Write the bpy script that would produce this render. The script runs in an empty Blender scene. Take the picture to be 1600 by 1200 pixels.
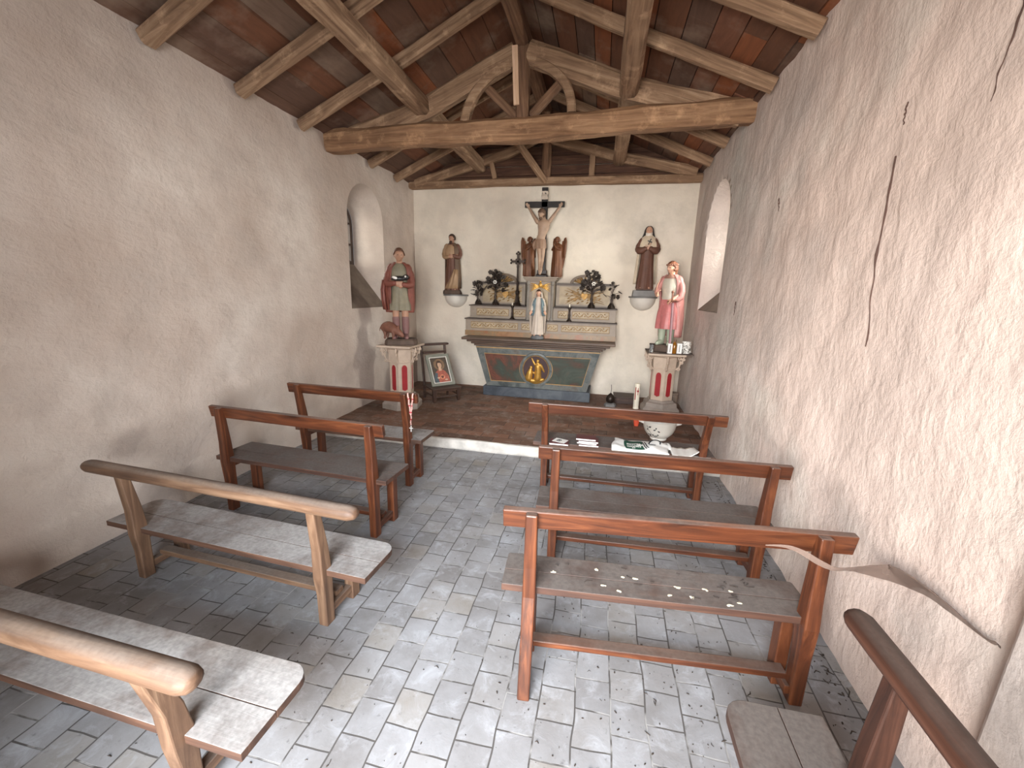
import bpy, bmesh, math, random
from math import sin, cos, pi, radians, sqrt, atan2, exp
from mathutils import Vector, Matrix, noise
from mathutils.geometry import delaunay_2d_cdt

SC = bpy.context.scene
COL = SC.collection

# ------------------------------------------------------------------ camera
CAM_H = 1.65
def camera_axes(pitch, yaw, roll):
    cy, sy, cp, sp, cr, sr = cos(yaw), sin(yaw), cos(pitch), sin(pitch), cos(roll), sin(roll)
    R = Matrix(((cr, -sr, 0), (sr, cr, 0), (0, 0, 1))) @ Matrix(((1, 0, 0), (0, cp, -sp), (0, sp, cp)))
    X, Y, Z = R @ Vector((cy, 0, -sy)), R @ Vector((sy, 0, cy)), R @ Vector((0, -1, 0))
    right = Vector((X[0], Y[0], Z[0])); down = Vector((X[1], Y[1], Z[1])); fwd = Vector((X[2], Y[2], Z[2]))
    return right, -down, -fwd
r_, u_, b_ = camera_axes(.214, .204, .027)
cd = bpy.data.cameras.new('camera'); cam = bpy.data.objects.new('camera', cd); COL.objects.link(cam)
cam.matrix_world = Matrix(((r_[0], u_[0], b_[0], 0), (r_[1], u_[1], b_[1], 0), (r_[2], u_[2], b_[2], CAM_H), (0, 0, 0, 1)))
cd.sensor_width = 36; cd.sensor_fit = 'HORIZONTAL'; cd.lens = 656 / 1600 * 36; cd.clip_start = .02
SC.camera = cam

# ------------------------------------------------------------------ sky, daylight, added fill, exposure
w = bpy.data.worlds.new('sky'); SC.world = w; w.use_nodes = True
w.node_tree.nodes['Background'].inputs[0].default_value = (.80, .90, 1.0, 1)
w.node_tree.nodes['Background'].inputs[1].default_value = .35
def area(name, loc, target, sx, sy, power, color):
    l = bpy.data.lights.new(name, 'AREA'); l.shape = 'RECTANGLE'; l.size = sx; l.size_y = sy; l.energy = power; l.color = color
    o = bpy.data.objects.new(name, l); COL.objects.link(o); o.location = loc
    o.rotation_euler = (Vector(target) - Vector(loc)).to_track_quat('-Z', 'Y').to_euler()
    return o
area('daylight_door', (-.5, -2.5, 3.05), (-.5, 1.4, .5), 2.8, .9, 260, (.72, .86, 1.0))
area('daylight_doorway', (-1.25, -3.4, 1.9), (-.4, 3, 1.6), 3.4, 2.8, 640, (1.0, .965, .93))
area('fill_left_wall', (1.7, -3.2, 1.5), (-2.2, 3, 1.2), 1.8, 2.2, 265, (.95, .97, 1.0))  # added fill from beyond the doorway to lift the left wall, no source of its own
area('daylight_window_left', (-4.5, 5.20, 2.7), (1.2, 4.9, 1.3), 2.4, 1.5, 90, (1.0, .94, .87))
area('daylight_window_right', (2.6, 5.5, 2.7), (-3.0, 4.4, 1.5), 2.2, 1.5, 640, (1.0, .95, .89))
SC.view_settings.view_transform = 'Standard'; SC.view_settings.look = 'None'
SC.view_settings.exposure = .95; SC.view_settings.gamma = 1.0; SC.view_settings.use_curve_mapping = False
SC.cycles.max_bounces = 12; SC.cycles.diffuse_bounces = 8; SC.cycles.transparent_max_bounces = 12
SC.cycles.sample_clamp_indirect = 6

# ------------------------------------------------------------------ mesh helper
class MB:
    def __init__(s): s.v = []; s.f = []; s.m = []; s.cm = 0
    def add(s, verts, faces):
        o = len(s.v); s.v += [tuple(p) for p in verts]
        for f in faces: s.f.append(tuple(i + o for i in f)); s.m.append(s.cm)
        return s
    def box(s, x0, x1, y0, y1, z0, z1):
        return s.add([(x0, y0, z0), (x1, y0, z0), (x1, y1, z0), (x0, y1, z0), (x0, y0, z1), (x1, y0, z1), (x1, y1, z1), (x0, y1, z1)],
                     [(0, 3, 2, 1), (4, 5, 6, 7), (0, 1, 5, 4), (1, 2, 6, 5), (2, 3, 7, 6), (3, 0, 4, 7)])
    def rings(s, rings, cap=True, closed=True):
        n = len(rings[0]); V = [p for r in rings for p in r]; F = []
        for k in range(len(rings) - 1):
            for i in range(n if closed else n - 1):
                a, b = k * n + i, k * n + (i + 1) % n
                F.append((a, b, b + n, a + n))
        if cap and closed: F.append(tuple(range(n - 1, -1, -1))); F.append(tuple(range((len(rings) - 1) * n, len(rings) * n)))
        return s.add(V, F)
    def tube(s, pts, rad, n=10, flat=None, up=None, roundcap=True):
        P = [Vector(p) for p in pts]
        R = list(rad) if hasattr(rad, '__len__') else [rad] * len(P)
        T = [(P[min(i + 1, len(P) - 1)] - P[max(i - 1, 0)]).normalized() for i in range(len(P))]
        a = Vector(up) if up else (Vector((0, 0, 1)) if abs(T[0].z) < .9 else Vector((1, 0, 0)))
        N = (a - T[0] * a.dot(T[0])).normalized(); rings = []
        def ring(c, r, t, nn):
            b = t.cross(nn); k = flat or 1.0
            return [c + nn * (r * k * cos(2 * pi * i / n)) + b * (r * sin(2 * pi * i / n)) for i in range(n)]
        for i, p in enumerate(P):
            N = (N - T[i] * N.dot(T[i])).normalized()
            if i == 0 and roundcap:
                for a_ in (.95, .7, .38): rings.append(ring(p - T[0] * R[0] * sin(a_ * pi / 2), R[0] * cos(a_ * pi / 2), T[0], N))
            rings.append(ring(p, R[i], T[i], N))
            if i == len(P) - 1 and roundcap:
                for a_ in (.38, .7, .95): rings.append(ring(p + T[i] * R[i] * sin(a_ * pi / 2), R[i] * cos(a_ * pi / 2), T[i], N))
        return s.rings(rings)
    def beam(s, pts, w, h, up=(0, 0, 1), wob=0, seed=0, sub=1, rnd=0):
        """rectangular timber along a path; w across, h along 'up'; optional wobble"""
        P = [Vector(p) for p in pts]
        if sub > 1:
            Q = []
            for a, b in zip(P[:-1], P[1:]):
                for k in range(sub): Q.append(a.lerp(b, k / sub))
            P = Q + [P[-1]]
        rings = []; m = len(P)
        for i, p in enumerate(P):
            t = (P[min(i + 1, m - 1)] - P[max(i - 1, 0)]).normalized(); u = Vector(up); u = (u - t * u.dot(t)).normalized(); x = t.cross(u)
            ww = w[min(i, len(w) - 1)] if hasattr(w, '__len__') else w; hh = h[min(i, len(h) - 1)] if hasattr(h, '__len__') else h
            c = .18; sec = [(-.5, -.5 + c), (-.5, .5 - c), (-.5 + c, .5), (.5 - c, .5), (.5, .5 - c), (.5, -.5 + c), (.5 - c, -.5), (-.5 + c, -.5)] if wob else [(-.5, -.5), (-.5, .5), (.5, .5), (.5, -.5)]
            ring = []
            for j, (a, b) in enumerate(sec):
                q = p + x * (a * ww) + u * (b * hh)
                if wob:
                    d = noise.noise_vector(q * 2.3 + Vector((seed * 7.1, j * .9, 0))) * wob + noise.noise_vector(q * 9 + Vector((seed * 3.7, j * 2.1, 5))) * wob * .4
                    q = q + x * d[0] + u * d[1]
                ring.append(q)
            rings.append(ring)
        return s.rings(rings)
    def lathe(s, prof, c=(0, 0, 0), n=24, sx=1, sy=1, phase=0):
        return s.rings([[(c[0] + r * sx * cos(2 * pi * i / n + phase), c[1] + r * sy * sin(2 * pi * i / n + phase), c[2] + z) for i in range(n)] for r, z in prof])
    def prism(s, poly, d0, d1, plane='XZ', flip=False):
        """extrude a polygon: plane XZ along y, XY along z, YZ along x"""
        def P(a, b, d): return {'XZ': (a, d, b), 'XY': (a, b, d), 'YZ': (d, a, b)}[plane]
        n = len(poly)
        V = [P(a, b, d0) for a, b in poly] + [P(a, b, d1) for a, b in poly]
        return s.add(V, [tuple(range(n)), tuple(range(2 * n - 1, n - 1, -1))] + [(i, i + n, (i + 1) % n + n, (i + 1) % n) for i in range(n)])
    def ell(s, c, r, n=16, m=10, rot=None):
        V = []; F = []
        for k in range(m + 1):
            th = pi * k / m
            for i in range(n):
                p = Vector((r[0] * sin(th) * cos(2 * pi * i / n), r[1] * sin(th) * sin(2 * pi * i / n), r[2] * cos(th)))
                if rot: p = rot @ p
                V.append(p + Vector(c))
        for k in range(m):
            for i in range(n): F.append((k * n + i, (k + 1) * n + i, (k + 1) * n + (i + 1) % n, k * n + (i + 1) % n))
        return s.add(V, F)
    def xf(s, M): s.v = [tuple(M @ Vector(p)) for p in s.v]; return s

def ob(name, mb, mat, parent=None, bevel=0, smooth=False, sharp=52, loc=None, rotz=0, remesh=0, solid=0, subd=0):
    me = bpy.data.meshes.new(name); me.from_pydata(mb.v, [], mb.f)
    mats = mat if isinstance(mat, (list, tuple)) else [mat]
    for x in mats: me.materials.append(x)
    if len(mats) > 1: me.polygons.foreach_set('material_index', mb.m)
    b = bmesh.new(); b.from_mesh(me)
    bmesh.ops.remove_doubles(b, verts=b.verts, dist=1e-6)
    if not solid: bmesh.ops.recalc_face_normals(b, faces=b.faces)
    if smooth:
        for e in b.edges:
            if len(e.link_faces) == 2 and e.calc_face_angle(0) > radians(sharp): e.smooth = False
    b.to_mesh(me); b.free()
    if smooth: me.polygons.foreach_set('use_smooth', [True] * len(me.polygons))
    o = bpy.data.objects.new(name, me); COL.objects.link(o)
    if parent: o.parent = parent
    if loc: o.location = loc
    if rotz: o.rotation_euler[2] = rotz
    if solid:
        k = o.modifiers.new('solid', 'SOLIDIFY'); k.thickness = solid; k.offset = 0
    if remesh:
        k = o.modifiers.new('remesh', 'REMESH'); k.mode = 'VOXEL'; k.voxel_size = remesh; k.use_smooth_shade = True
        k = o.modifiers.new('smooth', 'SMOOTH'); k.factor = .5; k.iterations = 2
    if bevel:
        k = o.modifiers.new('bevel', 'BEVEL'); k.width = bevel; k.segments = 2; k.limit_method = 'ANGLE'; k.angle_limit = radians(38)
    if subd:
        k = o.modifiers.new('subd', 'SUBSURF'); k.levels = subd; k.render_levels = subd
    return o
def tag(o, label, cat, group=None, kind=None):
    o['label'] = label; o['category'] = cat
    if group: o['group'] = group
    if kind: o['kind'] = kind
    return o
def thing(name, label, cat, loc=(0, 0, 0), rotz=0, group=None):
    o = bpy.data.objects.new(name, None); COL.objects.link(o); o.location = loc; o.rotation_euler[2] = rotz
    o.empty_display_size = .1
    return tag(o, label, cat, group)
def struct(o): o['kind'] = 'structure'; return o

# ------------------------------------------------------------------ materials
class NT:
    def __init__(s, name):
        s.mat = bpy.data.materials.new(name); s.mat.use_nodes = True; s.t = s.mat.node_tree; s.N = s.t.nodes
        s.bsdf = s.N['Principled BSDF']; s.out = s.N['Material Output']
    def n(s, typ, **kw):
        x = s.N.new(typ)
        for k, v in kw.items():
            if k.startswith('i_'):
                key = k[2:]; key = int(key) if key.isdigit() else key.replace('_', ' ')
                if hasattr(v, 'is_output') or isinstance(v, bpy.types.NodeSocket): s.t.links.new(v, x.inputs[key])
                else: x.inputs[key].default_value = v
            else: setattr(x, k, v)
        return x
    def L(s, a, b): s.t.links.new(a, b)
    def coord(s, scale=(1, 1, 1), rot=(0, 0, 0), kind='Object', loc=(0, 0, 0)):
        c = s.n('ShaderNodeTexCoord'); m = s.n('ShaderNodeMapping'); s.L(c.outputs[kind], m.inputs[0])
        m.inputs['Scale'].default_value = scale; m.inputs['Rotation'].default_value = rot; m.inputs['Location'].default_value = loc
        return m.outputs[0]
    def noise(s, vec, scale, detail=4, rough=.55, dist=0):
        x = s.n('ShaderNodeTexNoise'); s.L(vec, x.inputs['Vector']); x.inputs['Scale'].default_value = scale
        x.inputs['Detail'].default_value = detail; x.inputs['Roughness'].default_value = rough; x.inputs['Distortion'].default_value = dist
        return x.outputs['Fac']
    def ramp(s, fac, stops):
        x = s.n('ShaderNodeValToRGB'); s.L(fac, x.inputs[0]); e = x.color_ramp.elements
        while len(e) < len(stops): e.new(.5)
        for el, (p, c) in zip(e, stops): el.position = p; el.color = (c if hasattr(c, '__len__') else (c, c, c)) if not hasattr(c, '__len__') or len(c) == 4 else (*c, 1)
        return x.outputs[0]
    def val(s, fac, a, b):
        x = s.n('ShaderNodeMapRange'); s.L(fac, x.inputs[0]); x.inputs[1].default_value = a; x.inputs[2].default_value = b
        return x.outputs[0]
    def mix(s, fac, a, b, mode='MIX'):
        x = s.n('ShaderNodeMix', data_type='RGBA', blend_type=mode)
        for sock, v in ((x.inputs[0], fac), (x.inputs[6], a), (x.inputs[7], b)):
            if isinstance(v, bpy.types.NodeSocket): s.L(v, sock)
            else: sock.default_value = v if not hasattr(v, '__len__') else (*v, 1)[:4]
        return x.outputs[2]
    def math(s, op, a, b=0.0):
        x = s.n('ShaderNodeMath', operation=op)
        for sock, v in ((x.inputs[0], a), (x.inputs[1], b)):
            if isinstance(v, bpy.types.NodeSocket): s.L(v, sock)
            else: sock.default_value = v
        return x.outputs[0]
    def bump(s, h, strength=.5, dist=.01, prev=None):
        x = s.n('ShaderNodeBump'); s.L(h, x.inputs['Height']); x.inputs['Strength'].default_value = strength; x.inputs['Distance'].default_value = dist
        if prev: s.L(prev, x.inputs['Normal'])
        return x.outputs[0]
    def fin(s, col=None, rough=None, normal=None, metal=None, spec=None):
        B = s.bsdf.inputs
        for key, v in (('Base Color', col), ('Roughness', rough), ('Normal', normal), ('Metallic', metal), ('Specular IOR Level', spec)):
            if v is None: continue
            if isinstance(v, bpy.types.NodeSocket): s.L(v, B[key])
            else: B[key].default_value = (*v, 1) if hasattr(v, '__len__') else v
        return s.mat
def lin(r, g, b):
    f = lambda c: (c / 255 / 12.92) if c <= 10 else ((c / 255 + .055) / 1.055) ** 2.4
    return (f(r), f(g), f(b))
def simple(name, c, rough=.6, metal=0, var=.25, sc=14, bumpd=.002):
    t = NT(name); v = t.coord(); n = t.noise(v, sc, 5)
    a = tuple(max(0, x * (1 - var)) for x in c); b = tuple(min(1, x * (1 + var)) for x in c)
    return t.fin(t.ramp(n, [(.3, a), (.7, b)]), rough, t.bump(t.noise(v, sc * 4, 4), .4, bumpd), metal)
def plaster(name, c1, c2, c3, streak=(1, 1, 1), rot=(0, 0, 0), strength=.6, spots=.35):
    t = NT(name); v = t.coord(); vs = t.coord(streak, rot)
    big = t.noise(v, .9, 3, .6); mid = t.noise(v, 3.1, 6, .65); st = t.noise(vs, 5.5, 6, .6, .25); fine = t.noise(v, 42, 5, .6)
    col = t.ramp(big, [(.36, c1), (.52, c2), (.66, c3)])
    col = t.mix(t.val(mid, .45, .8), col, tuple(x * .80 for x in c2))
    dark = t.math('MULTIPLY', t.val(t.noise(v, 9, 7, .7), .66, .76), spots)
    col = t.mix(dark, col, tuple(x * .42 for x in c1))
    lump = t.noise(v, 17, 5, .62, .2)
    h = t.math('ADD', t.math('MULTIPLY', st, .65), t.math('ADD', t.math('MULTIPLY', lump, .60), t.math('MULTIPLY', fine, .16)))
    return t.fin(col, .93, t.bump(h, strength, .035), spec=.2)
def wood(name, c_dark, c_mid, c_light, axis='X', rough=.5, dust=0, dustc=(.28, .265, .25), scale=1.0, worn=.0):
    t = NT(name); k = {'X': (.55, 7, 7), 'Y': (7, .55, 7), 'Z': (7, 7, .55)}[axis]; k = tuple(x * scale for x in k)
    v = t.coord(k); iso = t.coord()
    g = t.noise(v, 2.6, 8, .62, 1.2); p = t.noise(iso, 2.2, 4, .6)
    col = t.ramp(g, [(.28, c_dark), (.5, c_mid), (.72, c_light)])
    col = t.mix(t.val(p, .38, .75), col, t.mix(.55, col, c_dark))
    knot = t.val(t.noise(t.coord(tuple(x * .6 for x in k)), 2.0, 2, .4, 2.5), .68, .78)
    col = t.mix(t.math('MULTIPLY', knot, .6), col, tuple(x * .45 for x in c_dark))
    if worn: col = t.mix(t.math('MULTIPLY', t.val(t.noise(iso, 6, 6, .7), .56, .70), worn), col, tuple(min(1, x * 1.9) for x in c_light))
    r = rough
    if dust:
        geo = t.n('ShaderNodeNewGeometry'); sp = t.n('ShaderNodeSeparateXYZ'); t.L(geo.outputs['Normal'], sp.inputs[0])
        d = t.math('MULTIPLY', t.val(sp.outputs[2], .6, .95), t.val(t.noise(iso, 5, 6, .65), .18, .55)); d = t.math('MULTIPLY', d, dust)
        col = t.mix(d, col, t.mix(t.val(t.noise(iso, 60, 3), .35, .7), dustc, tuple(x * .72 for x in dustc)))
        r = t.math('ADD', t.math('MULTIPLY', d, .9 - rough), rough)
    return t.fin(col, r, t.bump(g, .35, .004))
# palette
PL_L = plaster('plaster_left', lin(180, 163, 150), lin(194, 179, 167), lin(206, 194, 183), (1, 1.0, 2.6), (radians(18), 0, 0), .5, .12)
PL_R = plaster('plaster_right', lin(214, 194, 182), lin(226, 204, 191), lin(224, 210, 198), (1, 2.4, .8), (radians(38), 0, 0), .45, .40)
PL_B = plaster('plaster_back', lin(222, 210, 194), lin(234, 224, 208), lin(240, 230, 216), (1.4, 1, 2.2), (0, radians(12), 0), .35, .12)
PL_F = plaster('plaster_front', lin(200, 186, 176), lin(214, 200, 190), lin(220, 208, 200), (1, 1, 1.5), (0, 0, 0), .3, .1)

def tile_mat(name, cols, dustc, mortar, bw, bh, swap, dustlo=.4, dusthi=.62, rough=.75, dustmax=1.0):
    t = NT(name); c = t.n('ShaderNodeTexCoord'); s = t.n('ShaderNodeSeparateXYZ'); t.L(c.outputs['Object'], s.inputs[0])
    m = t.n('ShaderNodeCombineXYZ')
    wob = t.noise(c.outputs['Object'], 3.0, 2, .5); wv = t.math('MULTIPLY', t.math('SUBTRACT', wob, .5), .035)
    a, b = (s.outputs[1], s.outputs[0]) if swap else (s.outputs[0], s.outputs[1])
    t.L(t.math('ADD', a, wv), m.inputs[0]); t.L(t.math('ADD', b, wv), m.inputs[1])
    br = t.n('ShaderNodeTexBrick', offset=.5); t.L(m.outputs[0], br.inputs['Vector'])
    for k, v in (('Scale', 1.0), ('Mortar Size', .0035), ('Mortar Smooth', .25), ('Brick Width', bw), ('Row Height', bh), ('Bias', 0.0)): br.inputs[k].default_value = v
    br.inputs['Color1'].default_value = (0, 0, 0, 1); br.inputs['Color2'].default_value = (1, 1, 1, 1); br.inputs['Mortar'].default_value = (.5, .5, .5, 1)
    o = c.outputs['Object']
    col = t.ramp(br.outputs['Color'], [(0, cols[0]), (.35, cols[1]), (.7, cols[2]), (1, cols[3])])
    n1 = t.noise(o, 2.2, 6, .65); n2 = t.noise(o, 26, 6, .7); n3 = t.noise(o, 9, 6, .7, .6)
    col = t.mix(t.math('MULTIPLY', t.val(n1, dustlo, dusthi), dustmax), col, t.mix(.35, col, dustc))
    col = t.mix(t.math('MULTIPLY', t.val(n3, .52, .70), .55), col, dustc)
    col = t.mix(t.math('MULTIPLY', t.val(n2, .60, .72), .55), col, tuple(x * .35 for x in cols[0]))
    mc = t.mix(t.val(t.noise(o, 4, 4, .6), .5, .58), mortar[0], mortar[1])
    col = t.mix(br.outputs['Fac'], col, mc)
    h = t.math('ADD', t.math('MULTIPLY', t.math('SUBTRACT', 1.0, br.outputs['Fac']), 1.0), t.math('ADD', t.math('MULTIPLY', br.outputs['Color'], .35), t.math('MULTIPLY', n3, .5)))
    return t.fin(col, rough, t.bump(h, .6, .006), spec=.3)
TILES = tile_mat('floor_tiles', (lin(118, 114, 112), lin(126, 123, 122), lin(132, 129, 128), lin(132, 125, 117)), lin(176, 177, 181), (lin(84, 80, 77), lin(150, 147, 144)), .15, .143, True)
TILES2 = tile_mat('altar_tiles', (lin(92, 70, 58), lin(112, 84, 68), lin(128, 92, 74), lin(104, 82, 70)), lin(158, 148, 140), (lin(66, 54, 48), lin(130, 118, 108)), .30, .145, False, .5, .7)

GREYW = (lin(96, 70, 52), lin(140, 110, 86), lin(176, 148, 120))
W_BEAM = wood('old_beam', lin(98, 73, 54), lin(152, 121, 94), lin(190, 160, 130), 'X', .85, 0, scale=.9, worn=.25)
W_TIE = wood('tie_beam_wood', lin(92, 64, 44), lin(150, 113, 82), lin(188, 150, 114), 'X', .8, 0, scale=.9, worn=.3)
W_DARKB = wood('dark_beam', lin(80, 56, 42), lin(126, 94, 70), lin(162, 128, 100), 'X', .85, 0, scale=.9)
W_PALE = wood('pale_batten', lin(190, 150, 118), lin(222, 186, 154), lin(236, 208, 180), 'X', .8)
# bench woods
RED = (lin(40, 21, 13), lin(84, 44, 25), lin(122, 71, 42))
BRN = (lin(38, 22, 16), lin(66, 39, 28), lin(94, 60, 45))
TAN = (lin(66, 46, 34), lin(104, 77, 57), lin(140, 111, 87))
W = {}
for key, cc, rr in (('red', RED, .38), ('brown', BRN, .5), ('tan', TAN, .6)):
    for ax in 'XYZ': W[key + ax] = wood('%s_wood_%s' % (key, ax), *cc, ax, rr, {'red': .4, 'brown': .22, 'tan': .5}[key], lin(140, 128, 118), worn=.05)
SEATW = wood('dusty_seat', lin(52, 35, 27), lin(82, 56, 42), lin(112, 80, 62), 'X', .6, 1.0, lin(164, 159, 155))
SEATG = wood('dusty_seat_brown', lin(48, 31, 24), lin(76, 49, 37), lin(104, 72, 55), 'X', .6, .95, lin(108, 99, 93))
SEATY = wood('dusty_seat_lengthwise', lin(64, 40, 30), lin(98, 62, 46), lin(128, 88, 66), 'Y', .6, .95, lin(122, 113, 106))

def boards_mat():
    t = NT('roof_boards'); g = t.n('ShaderNodeNewGeometry'); r = g.outputs['Random Per Island']
    v = t.coord((6, .8, 6)); n = t.noise(v, 2.5, 8, .65, 1.0); p = t.noise(t.coord(), 1.7, 5, .6)
    base = t.ramp(r, [(0, lin(116, 74, 50)), (.18, lin(126, 80, 54)), (.40, lin(158, 92, 54)), (.52, lin(120, 88, 70)), (.66, lin(134, 86, 62)), (.82, lin(112, 82, 66)), (.93, lin(142, 116, 98))])
    base.node.color_ramp.interpolation = 'CONSTANT'
    col = t.mix(t.val(n, .35, .7), t.mix(.5, base, lin(44, 28, 20)), t.mix(.22, base, lin(60, 40, 30)))
    col = t.mix(t.math('MULTIPLY', t.val(p, .52, .68), .5), col, lin(160, 140, 122))
    return t.fin(col, .85, t.bump(n, .4, .004))
BOARDS = boards_mat()

# ------------------------------------------------------------------ room shell
XL, XR, YB, YF = -3.05, 1.20, 6.65, -.15
RIDGE_X, RIDGE_Z = -.92, 4.23
def roof_z(x): return 3.25 + (x - XL) * (RIDGE_Z - 3.25) / (RIDGE_X - XL) if x < RIDGE_X else 3.31 + (XR - x) * (RIDGE_Z - 3.31) / (XR - RIDGE_X)

def arch_outline(y0, y1, z0, zs, z1, n=14):
    pts = [(y0, z0), (y1, z0)]
    cy, r = (y0 + y1) / 2, (y1 - y0) / 2
    for k in range(n + 1): a = pi * k / n; pts.append((cy + r * cos(a), zs + (z1 - zs) * sin(a)))
    return pts
def wall_with_hole(name, mat, uv2p, u0, u1, v0, vtop, hole, step, amp, seed, tunnel=None):
    """grid wall with an arched or square opening; uv2p(u, v, depth) -> xyz, depth > 0 goes into the wall"""
    pts = []; edges = []
    nu, nv = int((u1 - u0) / step), int((3.4 - v0) / step)
    def inside(u, v):
        c = False; h = hole
        for i in range(len(h)):
            a, b = h[i], h[i - 1]
            if (a[1] > v) != (b[1] > v) and u < (b[0] - a[0]) * (v - a[1]) / (b[1] - a[1]) + a[0]: c = not c
        return c
    dense = []
    if hole:
        for i in range(len(hole)):
            a, b = Vector(hole[i - 1]), Vector(hole[i]); k = max(1, int((b - a).length / step))
            for j in range(k): dense.append(a.lerp(b, j / k))
        pts += [Vector(p) for p in dense]; edges = [(i, (i + 1) % len(dense)) for i in range(len(dense))]
    for i in range(nu + 1):
        for j in range(nv + 1):
            u = u0 + (u1 - u0) * i / nu; top = vtop(u); v = v0 + (top - v0) * j / nv
            q = Vector((u, v))
            if hole and (inside(u, v) or any(abs(d.x - u) < step * .5 and abs(d.y - v) < step * .5 for d in dense)): continue
            pts.append(q)
    dense_u = [p.x for p in dense]
    V, E, F, *_ = delaunay_2d_cdt(pts, edges, [], 0, 1e-5)
    mb = MB(); out = []
    for p in V:
        u, v = p
        e = min(1, 6 * min(u - u0 + .02, u1 - u + .02))
        d = (noise.noise(Vector((u * 1.1, v * 1.1, seed))) * amp * 1.6 + noise.noise(Vector((u * 4.5, v * 4.5, seed + 9))) * amp * .8 + noise.noise(Vector((u * 11 + v * 5, v * 9, seed + 5))) * amp * .38) * e
        if dense: d *= min(1, max(0, min((q - p).length for q in dense) / .10)) if min(dense_u) - .12 < u < max(dense_u) + .12 else 1
        out.append(uv2p(u, v, d))
    F = [f for f in F if not (hole and inside(sum(V[i][0] for i in f) / len(f), sum(V[i][1] for i in f) / len(f)))]
    mb.add(out, F)
    if tunnel: # splayed reveal: list of (outline, depth), first is the hole itself
        loops = [[uv2p(p[0], p[1], 0) for p in hole]] + [[uv2p(p[0], p[1], d) for p in o] for o, d in tunnel]
        mb.rings(loops, cap=False)
    return struct(ob(name, mb, mat, smooth=True, sharp=35))

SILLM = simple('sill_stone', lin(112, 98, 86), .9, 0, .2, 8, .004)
# left wall: niche from y 4.80 to 5.62, window at depth .45
holeL = arch_outline(4.78, 5.63, 1.40, 2.52, 2.94)
inL = arch_outline(4.98, 5.60, 1.97, 2.50, 2.80)
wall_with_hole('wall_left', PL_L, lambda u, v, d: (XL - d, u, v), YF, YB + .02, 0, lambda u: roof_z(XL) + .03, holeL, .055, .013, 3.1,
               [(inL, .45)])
holeR = arch_outline(4.90, 5.86, 1.49, 2.45, 2.93)
inR = arch_outline(5.05, 5.66, 1.97, 2.40, 2.76)
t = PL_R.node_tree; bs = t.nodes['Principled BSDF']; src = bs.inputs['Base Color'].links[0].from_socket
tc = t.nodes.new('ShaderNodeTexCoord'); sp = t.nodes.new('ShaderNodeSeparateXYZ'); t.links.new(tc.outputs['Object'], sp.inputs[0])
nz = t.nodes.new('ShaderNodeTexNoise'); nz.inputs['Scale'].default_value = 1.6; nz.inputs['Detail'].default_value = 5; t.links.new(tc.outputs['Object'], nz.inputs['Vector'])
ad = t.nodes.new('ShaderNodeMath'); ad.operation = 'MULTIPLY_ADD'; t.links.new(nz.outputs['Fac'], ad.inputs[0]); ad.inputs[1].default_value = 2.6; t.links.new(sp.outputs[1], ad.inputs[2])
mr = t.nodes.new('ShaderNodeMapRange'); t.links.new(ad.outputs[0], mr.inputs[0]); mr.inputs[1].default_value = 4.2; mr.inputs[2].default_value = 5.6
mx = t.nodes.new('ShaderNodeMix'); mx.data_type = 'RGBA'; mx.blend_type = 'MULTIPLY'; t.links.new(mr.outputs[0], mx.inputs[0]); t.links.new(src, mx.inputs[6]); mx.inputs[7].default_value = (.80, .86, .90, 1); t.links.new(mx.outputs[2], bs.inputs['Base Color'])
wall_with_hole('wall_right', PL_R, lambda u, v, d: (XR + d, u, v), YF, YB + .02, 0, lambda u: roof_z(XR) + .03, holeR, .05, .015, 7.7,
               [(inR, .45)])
wall_with_hole('wall_back', PL_B, lambda u, v, d: (u, YB + d, v), XL - .02, XR + .02, 0, lambda u: roof_z(min(max(u, XL), XR)) + .02, None, .06, .010, 5.5)
# entrance wall, doorway behind the camera, with the pier beside it
mb = MB()
for x0, x1, z0, z1 in ((XL - .1, -1.33, 0, 3.4), (0.40, XR + .3, 0, 3.4), (-1.33, .40, 2.45, 4.4)): mb.box(x0, x1, -.52, YF, z0, z1)
mb.prism([(XL - .1, 3.38), (-1.33, 3.38), (-1.33, 4.0), (XL - .1, 3.42)], -.52, YF); mb.prism([(.40, 3.38), (XR + .3, 3.38), (XR + .3, 3.42), (.40, 3.75)], -.52, YF)
struct(ob('wall_front', mb, PL_F))
mb = MB()
P = [(1.125, 1.235, 0), (1.30, 1.235, 0), (1.30, YF, 0), (.86, YF, 0)]; Q = [(1.10, 1.14, 2.2), (1.30, 1.14, 2.2), (1.30, YF, 2.2), (.86, YF, 2.2)]
mb.rings([P, Q]); struct(ob('wall_entrance', mb, PL_F, bevel=.02))

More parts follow.
